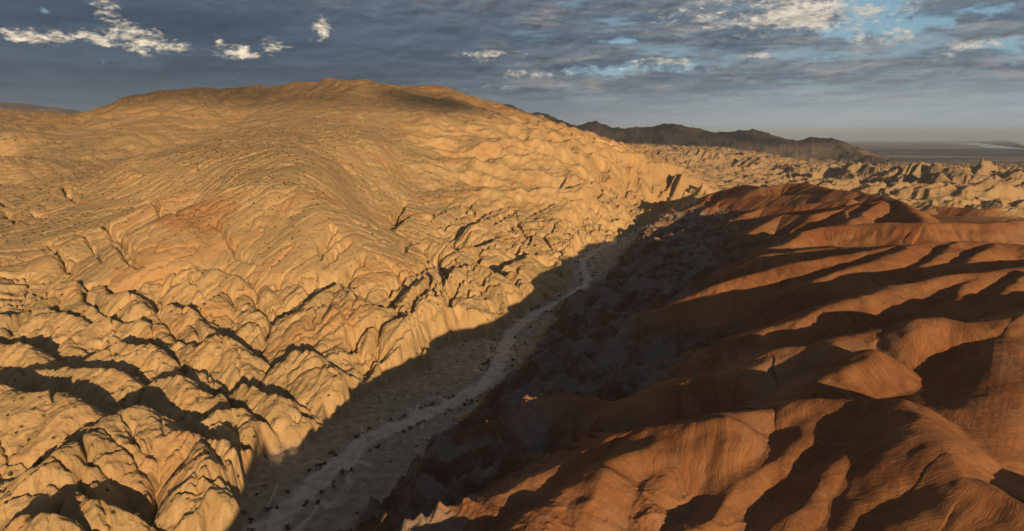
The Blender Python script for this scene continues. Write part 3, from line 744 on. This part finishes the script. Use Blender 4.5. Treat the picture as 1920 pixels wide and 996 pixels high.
TR = [([(825, 514), (806, 540), (793, 558)], 3.2, 6), ([(863, 498), (831, 530), (806, 556)], 3.6, 7), ([(873, 524), (857, 543), (847, 556), (838, 580)], 2.6, 5),
      ([(886, 421), (908, 399), (953, 382)], 5, 8), ([(629, 427), (610, 458), (596, 478)], 3, 5), ([(642, 447), (616, 466), (596, 490)], 3, 5), ([(660, 455), (629, 479), (606, 504)], 3, 6),
      ([(783, 453), (754, 482)], 3, 5), ([(724, 599), (690, 615), (664, 636), (655, 672)], 4, 7), ([(640, 524), (624, 531), (580, 556), (527, 587), (500, 622), (484, 660)], 3.6, 8),
      ([(1001, 434), (979, 463)], 3, 5), ([(972, 427), (950, 437)], 4, 5), ([(889, 373), (876, 389), (863, 402)], 4, 6), ([(844, 415), (831, 437)], 3.5, 5), ([(760, 380), (735, 425)], 5, 7),
      ([(219, 778), (244, 795), (258, 836), (272, 862)], 1.5, 3.0), ([(147, 822), (166, 850), (183, 881)], 1.8, 3.6), ([(100, 856), (119, 875), (126, 890)], 1.6, 3), ([(247, 867), (262, 880), (279, 897)], 1.5, 2.6),
      ([(366, 806), (388, 822), (424, 831)], 1.8, 3.2), ([(319, 944), (346, 925), (385, 914)], 1.6, 2.6), ([(416, 867), (443, 897), (471, 911)], 1.8, 3), ([(180, 789), (135, 822), (89, 858), (30, 898)], 2.4, 6),
      ([(185, 418), (215, 445), (240, 470), (272, 508)], 3.2, 5.5), ([(280, 376), (300, 392), (337, 412)], 3, 4.5), ([(395, 413), (418, 430), (440, 465), (452, 486), (500, 498)], 2.6, 4.5),
      ([(90, 455), (118, 480), (150, 515)], 3, 4.5), ([(140, 430), (175, 470), (198, 505)], 2.2, 3), ([(215, 455), (240, 490), (262, 512)], 2.4, 3.5), ([(105, 345), (125, 360), (160, 380)], 4, 5),
      ([(10, 395), (40, 415)], 4, 5), ([(60, 400), (78, 412)], 4, 5), ([(0, 375), (14, 388)], 4, 5), ([(700, 480), (735, 500), (752, 520)], 2.6, 3.5), ([(470, 545), (490, 575), (505, 600)], 1.8, 2.6),
      ([(690, 540), (660, 575), (640, 610)], 1.8, 2.6), ([(610, 560), (590, 590), (575, 625)], 1.6, 2.6), ([(360, 590), (372, 620), (372, 650)], 2.2, 4), ([(1150, 345), (1110, 372)], 6, 7), ([(1060, 330), (1020, 355)], 6, 7),
      ([(1180, 350), (1140, 378)], 5, 6), ([(830, 470), (800, 500), (775, 525)], 3, 5), ([(765, 520), (735, 545), (715, 570)], 3, 5), ([(960, 400), (920, 425)], 4, 6), ([(1040, 380), (990, 405)], 4, 6),
      ([(935, 455), (900, 475), (880, 500)], 3, 5), ([(690, 478), (660, 510), (640, 540)], 3, 4)]
flat_ = [p for t_ in TR for p in t_[0]]
got = pick(flat_); k_ = 0; cl_ = []
for pp, wid, dpt in TR:
    g_ = np.array(got[k_:k_ + len(pp)]); k_ += len(pp)
    cl_.append((g_, wid, dpt))
CUTS.extend(cl_)

T = terrain(X, Y)
Z = T['z']
print('z range', Z.min(), Z.max())

# ------------------------------------------------------------------ rock material
def rock_material():
    m = bpy.data.materials.new('desert_rock'); m.use_nodes = True
    t = m.node_tree; t.nodes.clear(); s = NT(t)
    o = t.nodes.new('ShaderNodeOutputMaterial'); b = t.nodes.new('ShaderNodeBsdfPrincipled')
    b.inputs['Roughness'].default_value = 0.95
    b.inputs['Specular IOR Level'].default_value = 0.15
    geo = t.nodes.new('ShaderNodeNewGeometry'); P = geo.outputs['Position']
    zone = s.attr('zone'); zr, zw, zk = s.sep(zone.outputs['Vector'])
    zone2 = s.attr('zone2'); zp, zf, zch = s.sep(zone2.outputs['Vector'])
    sdv = s.attr('flow').outputs['Vector']
    px, py, pz = s.sep(P)
    # golden rock: bedded, bands follow the tilted strata
    acr = s.m('SUBTRACT', s.m('MULTIPLY', px, 0.766), s.m('MULTIPLY', py, 0.643))
    q = s.m('ADD', acr, s.m('MULTIPLY', pz, 0.25))
    wv = s.noise(P, 0.014, 3, 0.5)
    qq = s.m('ADD', q, s.m('MULTIPLY', wv, 18.0))
    along = s.m('ADD', s.m('MULTIPLY', px, 0.643), s.m('MULTIPLY', py, 0.766))
    band = s.noise(s.comb(s.m('MULTIPLY', qq, 0.35), s.m('MULTIPLY', along, 0.012), 0), 1.0, 5, 0.6)
    patch = s.noise(P, 0.022, 5, 0.6)
    fine = s.noise(P, 0.9, 5, 0.65)
    gold = s.mix(s.ramp(band, 0.3, 0.7), (0.44, 0.31, 0.155, 1), (0.62, 0.455, 0.245, 1))
    gold = s.mix(s.m('MULTIPLY', s.ramp(patch, 0.52, 0.68), 0.55), gold, (0.36, 0.27, 0.13, 1))
    gold = s.mix(s.m('MULTIPLY', s.ramp(patch, 0.42, 0.3), 0.5), gold, (0.49, 0.30, 0.14, 1))
    gold = s.mix(s.m('MULTIPLY', s.ramp(fine, 0.55, 0.75), 0.35), gold, (0.27, 0.18, 0.095, 1))
    olive = s.noise(s.comb(s.m('MULTIPLY', qq, 0.055), s.m('MULTIPLY', along, 0.008), 3.0), 1.0, 4, 0.55)
    gold = s.mix(s.m('MULTIPLY', s.ramp(olive, 0.54, 0.64), 0.55), gold, (0.36, 0.285, 0.155, 1))
    gold = s.mix(s.m('MULTIPLY', s.ramp(olive, 0.45, 0.36), 0.5), gold, (0.50, 0.29, 0.13, 1))
    gold = s.mix(s.m('MULTIPLY', s.ramp(s.noise(P, 0.35, 6, 0.7), 0.56, 0.70), 0.45), gold, (0.30, 0.20, 0.105, 1))
    # reddish clay hollow among the golden slopes
    gold = s.mix(s.m('MULTIPLY', zch, 0.75), gold, (0.40, 0.215, 0.10, 1))
    farc = s.mix(s.ramp(s.noise(P, 0.004, 5, 0.6), 0.35, 0.65), (0.38, 0.245, 0.115, 1), (0.58, 0.395, 0.19, 1))
    farc = s.mix(s.m('MULTIPLY', s.ramp(s.m('ADD', pz, s.m('MULTIPLY', patch, 60.0)), 150, 215), 0.75), farc, (0.30, 0.185, 0.095, 1))
    farc = s.mix(s.m('MULTIPLY', s.ramp(s.m('SUBTRACT', px, s.m('MULTIPLY', py, 0.12)), 0.0, 350.0), 0.75), farc, (0.31, 0.235, 0.15, 1))
    gold = s.mix(zf, gold, farc)
    # red mud
    rn = s.noise(P, 0.03, 4, 0.55)
    flow = s.noise(s.vm('MULTIPLY', sdv, (0.9, 0.05, 0.0)), 1.0, 4, 0.6)
    redc = s.mix(s.ramp(rn, 0.35, 0.65), (0.235, 0.10, 0.043, 1), (0.335, 0.16, 0.069, 1))
    redc = s.mix(s.m('MULTIPLY', s.ramp(flow, 0.45, 0.7), 0.45), redc, (0.37, 0.215, 0.11, 1))
    redc = s.mix(s.m('MULTIPLY', s.ramp(fine, 0.6, 0.78), 0.3), redc, (0.40, 0.27, 0.16, 1))
    redc = s.mix(s.m('MULTIPLY', s.ramp(s.noise(P, 0.018, 5, 0.6), 0.54, 0.66), 0.5), redc, (0.33, 0.21, 0.13, 1))
    redc = s.mix(s.m('MULTIPLY', s.ramp(s.noise(P, 0.013, 4, 0.6, dist=0.5), 0.46, 0.36), 0.6), redc, (0.27, 0.095, 0.04, 1))
    # grey and rust rock at the foot
    foot = s.mix(s.ramp(s.noise(P, 0.06, 5, 0.6, dist=0.6), 0.42, 0.6), (0.22, 0.12, 0.075, 1), (0.30, 0.26, 0.22, 1))
    redc = s.mix(zp, redc, foot)
    # wash
    wn = s.noise(P, 0.25, 5, 0.6)
    wsh = s.mix(s.ramp(wn, 0.35, 0.65), (0.36, 0.295, 0.225, 1), (0.50, 0.425, 0.335, 1))
    grav = s.noise(P, 1.6, 4, 0.7)
    wsh = s.mix(s.m('MULTIPLY', s.ramp(grav, 0.5, 0.7), 0.4), wsh, (0.19, 0.145, 0.105, 1))
    chan = s.attr('channel').outputs['Fac']
    wsh = s.mix(s.m('MULTIPLY', chan, 0.95), wsh, (0.74, 0.66, 0.56, 1))
    col = s.mix(zr, gold, redc)
    dark = s.mix(s.ramp(s.noise(P, 0.005, 4, 0.6), 0.4, 0.6), (0.10, 0.082, 0.072, 1), (0.155, 0.125, 0.105, 1))
    col = s.mix(zk, col, dark)
    pln = s.mix(s.ramp(s.noise(s.vm('MULTIPLY', P, (0.00022, 0.0009, 0.0)), 1.0, 6, 0.6), 0.4, 0.62), (0.22, 0.175, 0.15, 1), (0.42, 0.33, 0.27, 1))
    col = s.mix(s.attr('plain').outputs['Fac'], col, pln)
    col = s.mix(zw, col, wsh)
    t.links.new(col, b.inputs['Base Color'])
    # relief finer than the mesh
    b1 = t.nodes.new('ShaderNodeBump'); b1.inputs['Distance'].default_value = 0.9; b1.inputs['Strength'].default_value = 0.9
    hgt = s.m('ADD', s.m('MULTIPLY', s.noise(P, 0.42, 9, 0.72), s.m('SUBTRACT', 1.7, s.m('MULTIPLY', s.m('MULTIPLY', zr, s.m('SUBTRACT', 1.0, zp)), 1.25))), s.m('MULTIPLY', s.noise(s.comb(s.m('MULTIPLY', qq, 1.7), s.m('MULTIPLY', along, 0.12), 0), 1.0, 4, 0.6), s.m('MULTIPLY', s.m('SUBTRACT', 1.2, zr), 0.5)))
    rill = s.noise(s.vm('MULTIPLY', sdv, (3.3, 0.22, 0.0)), 1.0, 5, 0.65)
    hgt = s.m('ADD', hgt, s.m('MULTIPLY', s.m('MULTIPLY', rill, s.m('MULTIPLY', s.noise(P, 0.05, 3, 0.5), 0.8)), zr))
    t.links.new(hgt, b1.inputs['Height'])
    b2 = t.nodes.new('ShaderNodeBump'); b2.inputs['Distance'].default_value = 10.0; b2.inputs['Strength'].default_value = 0.6
    t.links.new(s.m('MULTIPLY', s.noise(P, 0.02, 9, 0.62), s.m('MAXIMUM', zf, zk)), b2.inputs['Height'])
    t.links.new(b2.outputs[0], b1.inputs['Normal'])
    t.links.new(b1.outputs[0], b.inputs['Normal'])
    t.links.new(b.outputs[0], o.inputs[0])
    return m


ROCK = rock_material()

# channel of pale sand: polyline through the wash
CHN = [W(x, y, 0)[:2] for x, y in [(500, 990), (560, 935), (620, 880), (700, 815), (800, 778), (870, 745), (925, 705), (945, 660), (955, 625), (1000, 590), (1060, 560), (1105, 528), (1095, 505), (1092, 488), (1130, 462), (1165, 450), (1225, 415)]]


def line_d(x, y, L):
    d = np.full(x.shape, 1e9, F32)
    for i in range(len(L) - 1):
        ax, ay = L[i]; ex, ey = L[i + 1][0] - ax, L[i + 1][1] - ay
        t = np.clip(((x - ax) * ex + (y - ay) * ey) / (ex * ex + ey * ey), 0, 1)
        d = np.minimum(d, np.hypot(x - ax - t * ex, y - ay - t * ey))
    return d


mch = np.nonzero((T['wsd'] < 12) & (T['rv'] < 1400))[0]
chan = np.zeros(len(X), F32)
dc = line_d(X[mch] + fbm(X[mch] / 9, Y[mch] / 9, 3, off=5) * 2.0, Y[mch] + fbm(X[mch] / 9, Y[mch] / 9, 3, off=15) * 2.0, CHN)
wch = np.clip(7.0 - T['rv'][mch] / 190, 2.4, 7)
chan[mch] = np.clip(sstep(wch, wch - 2.2, dc) * (0.75 + 0.5 * fbm(X[mch] / 5, Y[mch] / 5, 3, off=501))
                    + 0.7 * sstep(0.10, 0.03, np.abs(perlin(X[mch] / 13 + 3, Y[mch] / 34 + 8) + 0.25 * perlin(X[mch] / 6, Y[mch] / 9))) * sstep(16, 9, dc), 0, 1)
lowf = sstep(38, 24, T['z'] - np.clip(T['side'], 0, 400) * 0.03) * sstep(300, 120, T['side'])
cx, cy, _ = W(365, 450, 53)
clay = sstep(1.1, 0.6, np.hypot((X - cx) / 33, (Y - cy) / 22) + fbm(X / 25, Y / 25, 3, off=77) * 0.3)
zone = np.stack([T['red'], T['wash'], T['kk']], 1)
zone2 = np.stack([lowf, T['far'], clay], 1)
flow = np.stack([T['S'], T['D'], np.zeros(len(X), F32)], 1)

# ------------------------------------------------------------------ cut the grid into named pieces of ground
lab = np.zeros(NR * NA, np.int8)
lab[:] = 0
lab[T['red'] > 0.5] = 1
lab[(T['mtn'] > 0.5) & (T['red'] <= .5)] = 2
lab[(T['kk'] > 0.4)] = 3
lab[(T['plain'] > 0.5)] = 4
lab[T['wash'] > 0.5] = 5
NAMES = ['golden_badlands', 'red_hills', 'mountain', 'distant_hills', 'desert_plain', 'dry_wash']
LBL = ['golden eroded badlands of rounded tilted domes left of the dry wash', 'dark red mud hills with smooth rilled ridges right of the wash',
       'broad tan mountain on the skyline above the badlands', 'dark brown ridge along the horizon beyond the badlands',
       'flat dusky plain reaching to the lake on the horizon', 'pale gravel wash winding between golden and red hills']
gi = np.arange(NR * NA).reshape(NR, NA)
qa = np.stack([gi[:-1, :-1], gi[:-1, 1:], gi[1:, 1:], gi[1:, :-1]], -1).reshape(-1, 4)
fl_ = lab[qa[:, 0]]
V = np.stack([X, Y, Z], 1).astype(F32)
for li, nm in enumerate(NAMES):
    f = qa[fl_ == li]
    if len(f) == 0: continue
    used = np.zeros(NR * NA, bool); used[f.ravel()] = True
    remap = np.cumsum(used) - 1
    f = remap[f].astype(np.int32)
    me = bpy.data.meshes.new(nm)
    nv_ = int(used.sum())
    me.vertices.add(nv_); me.vertices.foreach_set('co', V[used].ravel())
    me.loops.add(f.size); me.loops.foreach_set('vertex_index', f.ravel())
    me.polygons.add(len(f)); me.polygons.foreach_set('loop_start', np.arange(0, f.size, 4, dtype=np.int32))
    me.polygons.foreach_set('use_smooth', np.ones(len(f), bool))
    for an, arr in (('zone', zone), ('zone2', zone2), ('flow', flow)):
        a = me.attributes.new(an, 'FLOAT_VECTOR', 'POINT'); a.data.foreach_set('vector', arr[used].astype(F32).ravel())
    a = me.attributes.new('plain', 'FLOAT', 'POINT'); a.data.foreach_set('value', T['plain'][used].astype(F32))
    a = me.attributes.new('channel', 'FLOAT', 'POINT'); a.data.foreach_set('value', chan[used])
    me.update(calc_edges=True)
    me.materials.append(ROCK)
    ob = bpy.data.objects.new(nm, me); COL.objects.link(ob)
    ob['label'] = LBL[li]; ob['category'] = nm.replace('_', ' '); ob['kind'] = 'structure'

# ------------------------------------------------------------------ lake on the horizon
def simple_mesh(name, verts, faces, mat, smooth=False):
    me = bpy.data.meshes.new(name); me.from_pydata([tuple(map(float, v)) for v in verts], [], [tuple(map(int, f)) for f in faces])
    me.materials.append(mat)
    if smooth: me.polygons.foreach_set('use_smooth', [True] * len(me.polygons))
    ob = bpy.data.objects.new(name, me); COL.objects.link(ob); return ob


LZ = -74.0
wm = bpy.data.materials.new('lake_water'); wm.use_nodes = True
wb = wm.node_tree.nodes['Principled BSDF']
wb.inputs['Base Color'].default_value = (0.05, 0.06, 0.065, 1); wb.inputs['Roughness'].default_value = 0.08
rl_ = np.random.default_rng(3)
shore_px = [(1775, 263.6), (1850, 264.2), (1800, 265.6), (1806, 267.5), (1795, 269), (1818, 271.5), (1832, 273.5), (1838, 276), (1862, 278.2), (1900, 279.2), (1960, 281), (2100, 283), (2500, 290), (3400, 300)]
sh = [W(x, y, LZ) for x, y in shore_px]
sh2 = []
for i in range(len(sh) - 1):
    a_, b_ = sh[i], sh[i + 1]
    for k in range(8):
        f_ = k / 8; j_ = rl_.normal(0, 0.02) * math.hypot(b_[0] - a_[0], b_[1] - a_[1]) * (k > 0)
        sh2.append((a_[0] * (1 - f_) + b_[0] * f_ + j_, a_[1] * (1 - f_) + b_[1] * f_ - j_, LZ))
far_ = [(62000 * math.sin(math.radians(a)), 62000 * math.cos(math.radians(a)), LZ) for a in (95, 80, 65, 50, 40, 33)]
lv = sh2 + far_
lake = simple_mesh('lake', lv, [list(range(len(lv)))], wm)
lake['kind'] = 'structure'; lake['label'] = 'pale still lake beyond the plain at the right end of the horizon'; lake['category'] = 'lake'

# ------------------------------------------------------------------ unseen clouds, added to cast shade on far hills, plain and summit
cm = bpy.data.materials.new('cloud'); cm.use_nodes = True
cs_ = NT(cm.node_tree); cbs = cm.node_tree.nodes['Principled BSDF']
cbs.inputs['Base Color'].default_value = (0.8, 0.8, 0.8, 1); cbs.inputs['Roughness'].default_value = 1.0
cgeo = cm.node_tree.nodes.new('ShaderNodeNewGeometry')
cs_.put(cbs.inputs['Alpha'], cs_.ramp(cs_.noise(cgeo.outputs['Position'], 0.004, 7, 0.65), 0.40, 0.62, 0.12, 0.75))


def cloud(name, cx_, cy_, cz_, sx, sy, sz, seed, label):
    nu, nv__ = 96, 40
    th = np.linspace(0, 2 * np.pi, nu, endpoint=False); ph = np.linspace(-np.pi / 2, np.pi / 2, nv__)
    TH, PH = np.meshgrid(th, ph)
    ux, uy, uz = np.cos(PH) * np.cos(TH), np.cos(PH) * np.sin(TH), np.sin(PH)
    nz = 1 + 0.28 * fbm((ux * 2.2 + seed).astype(F32), (uy * 2.2 + uz * 1.3).astype(F32), 5, 0.6) + 0.10 * billow((ux * 6 + seed).astype(F32), (uy * 6 + uz * 4).astype(F32), 3)
    vx, vy, vz = cx_ + ux * sx * nz, cy_ + uy * sy * nz, cz_ + np.where(uz < 0, uz * 0.35, uz) * sz * nz
    vv = np.stack([vx.ravel(), vy.ravel(), vz.ravel()], 1)
    fs = [(r * nu + c, r * nu + (c + 1) % nu, (r + 1) * nu + (c + 1) % nu, (r + 1) * nu + c) for r in range(nv__ - 1) for c in range(nu)]
    ob = simple_mesh(name, vv, fs, cm, True)
    ob['kind'] = 'structure'; ob['label'] = label; ob['category'] = 'cloud'
    return ob


SH = Vector((sun_dir.x, sun_dir.y, 0)) / math.tan(SUN_EL) / Vector((sun_dir.x, sun_dir.y, 0)).length
def over(px_, py_, cz_, zt=0):                  # centre of a cloud whose shade falls on (px_, py_)
    return px_ + SH.x * (cz_ - zt), py_ + SH.y * (cz_ - zt), cz_
a1_ = over(1300, 5000, 1300, 100)  # unseen cloud set sunward to darken the distant ridge
cloud('hills_shade_cloud', a1_[0], a1_[1], 1300, 2300, 900, 160, 1.0, 'long flat cloud out of view, added to shade the far hills')
a2_ = over(7600, 9000, 1500)  # added out of view so its shadow covers the nearer plain
cloud('plain_shade_cloud', a2_[0], a2_[1], 1500, 3500, 3600, 240, 4.0, 'broad grey cloud sheet out of view, added to shade the plain')
a3_ = over(-300, 1060, 1400, 190)  # unseen, placed to drop a shadow patch near the summit
cloud('summit_shade_cloud', a3_[0], a3_[1], 1400, 300, 120, 40, 9.0, 'small ragged cloud out of view, added to shade the mountain top')

# ------------------------------------------------------------------ shrubs
def shrub_mat(name, c1, c2):
    m = bpy.data.materials.new(name); m.use_nodes = True
    b = m.node_tree.nodes['Principled BSDF']; b.inputs['Roughness'].default_value = 0.9; b.inputs['Specular IOR Level'].default_value = 0.1
    s_ = NT(m.node_tree); oi = m.node_tree.nodes.new('ShaderNodeObjectInfo'); g = m.node_tree.nodes.new('ShaderNodeNewGeometry')
    f = s_.m('ADD', s_.m('MULTIPLY', oi.outputs['Random'], 0.6), s_.m('MULTIPLY', s_.noise(g.outputs['Position'], 1.5, 3, 0.6), 0.5))
    m.node_tree.links.new(s_.mix(s_.ramp(f, 0.2, 0.9), c1, c2), b.inputs['Base Color'])
    return m


GREEN = shrub_mat('shrub_green', (0.085, 0.08, 0.04, 1), (0.23, 0.20, 0.11, 1))
DRY = shrub_mat('shrub_dry', (0.12, 0.095, 0.045, 1), (0.24, 0.18, 0.09, 1))
WOOD = shrub_mat('shrub_wood', (0.08, 0.055, 0.035, 1), (0.14, 0.10, 0.07, 1))


def leaf_cloud(r_, n_, leaf, flat=0.62):
    """small leaf blades spread through a lumpy dome; unit radius"""
    vs_, fs_ = [], []
    lobes = [(r_.uniform(-.45, .45), r_.uniform(-.45, .45), r_.uniform(.15, .45), r_.uniform(.35, .6)) for _ in range(5)]
    for _ in range(n_):
        lx, ly, lz, lr = lobes[int(r_.integers(5))]
        d = r_.normal(size=3); d /= np.linalg.norm(d); q_ = lr * r_.uniform(0.55, 1.0) ** 0.5
        p = np.array([lx + d[0] * q_, ly + d[1] * q_, max(0.02, (lz + d[2] * q_) * flat / 0.62)])
        a = r_.normal(size=3); a /= np.linalg.norm(a); b = np.cross(a, r_.normal(size=3)); b /= np.linalg.norm(b)
        L = leaf * r_.uniform(.6, 1.5); i_ = len(vs_)
        vs_ += [p - a * L, p + b * L * .45, p + a * L, p - b * L * .45]; fs_.append((i_, i_ + 1, i_ + 2, i_ + 3))
    return vs_, fs_


SHR = []
rs = np.random.default_rng(11)
for vi, (mat_, leaf, nl) in enumerate([(GREEN, .13, 260), (GREEN, .11, 320), (DRY, .13, 220), (GREEN, .15, 200), (DRY, .10, 300)]):
    vs_, fs_ = leaf_cloud(rs, nl, leaf)
    fm = bpy.data.meshes.new('foliage'); fm.from_pydata([tuple(map(float, v)) for v in vs_], [], fs_); fm.materials.append(mat_)
    sv, sf = [], []
    for k in range(9):                       # woody stems fanning from the base
        a = rs.uniform(0, 6.28); t_ = rs.uniform(.25, .6)
        e = np.array([math.cos(a) * t_, math.sin(a) * t_, rs.uniform(.35, .6)])
        i_ = len(sv); w_ = .028
        for q_, ww in ((np.array([math.cos(a) * .05, math.sin(a) * .05, -.12]), w_), (e, w_ * .35)):
            for b_ in range(3): sv.append(q_ + np.array([math.cos(b_ * 2.09) * ww, math.sin(b_ * 2.09) * ww, 0]))
        for b_ in range(3): sf.append((i_ + b_, i_ + (b_ + 1) % 3, i_ + 3 + (b_ + 1) % 3, i_ + 3 + b_))
    sm_ = bpy.data.meshes.new('stems'); sm_.from_pydata([tuple(map(float, v)) for v in sv], [], sf); sm_.materials.append(WOOD)
    SHR.append((fm, sm_))


def in_view(x, y, z):
    dy_ = y * CP - (z - HC) * SP
    dz_ = y * SP + (z - HC) * CP
    u_, v_ = x / np.maximum(dy_, 1e-3) * FOC + 960, 498 - dz_ / np.maximum(dy_, 1e-3) * FOC
    return (dy_ > 5) & (u_ > -20) & (u_ < 1940) & (v_ > -10) & (v_ < 1010)


def hidden_filter(x, y, z):
    """True where the ground point can be seen from the viewpoint (walk the sight line over the grid)"""
    vis = np.ones(len(x), bool)
    Zg = Z.reshape(NR, NA)
    a = np.arctan2(x, y); r_ = np.hypot(x, y)
    ia = np.clip(np.searchsorted(az, a), 0, NA - 1)
    for k in np.linspace(0.35, 0.985, 60):
        rq = r_ * k; ir = np.clip(np.searchsorted(rr, rq), 0, NR - 1)
        vis &= Zg[ir, ia] < HC + (z + 0.8 - HC) * k
    return vis


def sample(nc, rmin, rmax, adeg0, adeg1, seed):
    r0 = np.random.default_rng(seed)
    a = np.radians(r0.uniform(adeg0, adeg1, nc)); r_ = rmin * (rmax / rmin) ** r0.random(nc)
    return (r_ * np.sin(a)).astype(F32), (r_ * np.cos(a)).astype(F32)


cand = []
x, y = sample(60000, 150, 1000, -39, 16, 5)
Tc = terrain(x, y)
clump = fbm(x / 14, y / 14, 2, off=66)
dch = line_d(x, y, CHN)
vis = in_view(x, y, Tc['z']) & hidden_filter(x, y, Tc['z'])
r0 = np.random.default_rng(21)
u01 = r0.random(len(x))
rv_ = Tc['rv']
wt_ = (Tc['wsd'] < 1.0) & vis
side_of = dch > 4.2
dens_w = np.where(dch < 8, 0.8, 0.07) * (clump > -0.1) * np.clip(rv_ / 330, 0.3, 3) ** 1.2
pick_w = wt_ & side_of & (u01 < dens_w)
foot_ = (Tc['wsd'] >= 1.0) & (Tc['wsd'] < 14) & (Tc['side'] < 0) & vis & (u01 < 0.10 * np.clip(rv_ / 330, .3, 3))
gold_ = (Tc['wsd'] >= 14) & (Tc['side'] < 0) & (Tc['red'] < .1) & vis & (u01 < np.where(Tc['z0'] > 50, 0.16, 0.02))


def thin(idx, n_, mind):
    out_ = []; pts_ = []
    for i in idx:
        p = (x[i], y[i])
        if all((p[0] - q_[0]) ** 2 + (p[1] - q_[1]) ** 2 > mind * mind for q_ in pts_[-400:]):
            out_.append(i); pts_.append(p)
        if len(out_) >= n_: break
    return out_


iw = thin(np.nonzero(pick_w)[0], 330, 1.3); ift = thin(np.nonzero(foot_)[0], 90, 3.0); ig = thin(np.nonzero(gold_)[0], 1500, 4.0)
spec = []
for i in iw: spec.append((i, 0, r0.uniform(0.45, 1.25) * (1.15 if dch[i] < 12 else .8)))
for i in ift: spec.append((i, 1, r0.uniform(0.5, 1.2)))
for i in ig: spec.append((i, 2, r0.uniform(0.5, 1.15)))
print('shrub candidates', len(iw), len(ift), len(ig))
spec.sort(key=lambda q_: -q_[2] / max(rv_[q_[0]], 1))
LAB = [('dark olive desert shrub growing in the pale gravel of the dry wash', 'shrubs on the wash floor'),
       ('small scrubby bush at the foot of the golden cliffs beside the wash', 'bushes at the foot of the golden cliffs'),
       ('tiny dark shrub clinging to the sunlit golden rock slopes', 'shrubs dotted over the golden slopes')]
for k, (i, g_, sz) in enumerate(spec[:290]):
    fm, sm_ = SHR[int(r0.integers(5))]
    root = bpy.data.objects.new('desert_shrub', None); COL.objects.link(root)
    root.location = (float(x[i]), float(y[i]), float(Tc['z'][i]) - 0.05); root.rotation_euler = (0, 0, float(r0.uniform(0, 6.28))); root.scale = (sz, sz * float(r0.uniform(.8, 1.1)), sz * float(r0.uniform(.75, 1.15)))
    root['label'], root['group'] = LAB[g_]; root['category'] = 'shrub'
    for nm_, me_ in (('foliage', fm), ('stems', sm_)):
        o_ = bpy.data.objects.new(nm_, me_); o_.parent = root; COL.objects.link(o_)
# the countless smaller ones
x2, y2 = sample(26000, 260, 3000, -39, 20, 15)
T2 = terrain(x2, y2)
u2 = r0.random(len(x2))
rv2 = T2['rv']
cl2 = fbm(x2 / 60, y2 / 60, 3, off=96)
ok = in_view(x2, y2, T2['z']) & hidden_filter(x2, y2, T2['z']) & (T2['red'] < .05) & (T2['plain'] < .1) & (T2['wsd'] > 0.5) & (u2 < np.where(T2['z0'] > 52, 0.30, 0.05) * sstep(-0.2, 0.6, cl2) * 2)
vs_, fs_ = [], []
tv, tf = leaf_cloud(np.random.default_rng(4), 26, .34); tv = np.array(tv); tf = np.array(tf)
small = [(float(x[i]), float(y[i]), float(Tc['z'][i]), sz) for (i, g_, sz) in spec[290:]] + [(float(x2[i]), float(y2[i]), float(T2['z'][i]), float(r0.uniform(.5, 1.3) * max(1, rv2[i] / 900))) for i in np.nonzero(ok)[0]]
print('scrub', len(small))
AV, AF = [], []
for k, (sx_, sy_, sz_, s_) in enumerate(small):
    a = r0.uniform(0, 6.28); c_, n_ = math.cos(a), math.sin(a)
    v = tv * s_
    AV.append(np.stack([v[:, 0] * c_ - v[:, 1] * n_ + sx_, v[:, 0] * n_ + v[:, 1] * c_ + sy_, v[:, 2] + sz_], 1)); AF.append(tf + k * len(tv))
AV = np.concatenate(AV); AF = np.concatenate(AF)
me = bpy.data.meshes.new('desert_scrub'); me.from_pydata(AV.tolist(), [], AF.tolist()); me.materials.append(GREEN)
ob = bpy.data.objects.new('desert_scrub', me); COL.objects.link(ob)
ob['kind'] = 'stuff'; ob['label'] = 'sparse low scrub speckling the golden slopes and the mountain'; ob['category'] = 'scrub'

# ------------------------------------------------------------------ air
hm = bpy.data.materials.new('haze'); hm.use_nodes = True
ht = hm.node_tree; ht.nodes.clear()
ho = ht.nodes.new('ShaderNodeOutputMaterial'); hv = ht.nodes.new('ShaderNodeVolumePrincipled')
hv.inputs['Color'].default_value = (0.62, 0.80, 1.0, 1); hv.inputs['Density'].default_value = 3.2e-5
hv.inputs['Anisotropy'].default_value = 0.0
ht.links.new(hv.outputs[0], ho.inputs['Volume'])
hx, hz0, hz1 = 76000.0, -120.0, 700.0
haze = simple_mesh('haze', [(x, y, z) for z in (hz0, hz1) for x, y in ((-hx, -hx), (hx, -hx), (hx, hx), (-hx, hx))],
                   [(3, 2, 1, 0), (4, 5, 6, 7), (0, 1, 5, 4), (1, 2, 6, 5), (2, 3, 7, 6), (3, 0, 4, 7)], hm)
haze['kind'] = 'stuff'; haze['label'] = 'thin dry desert air that pales the far hills'; haze['category'] = 'haze'
haze.display_type = 'WIRE'
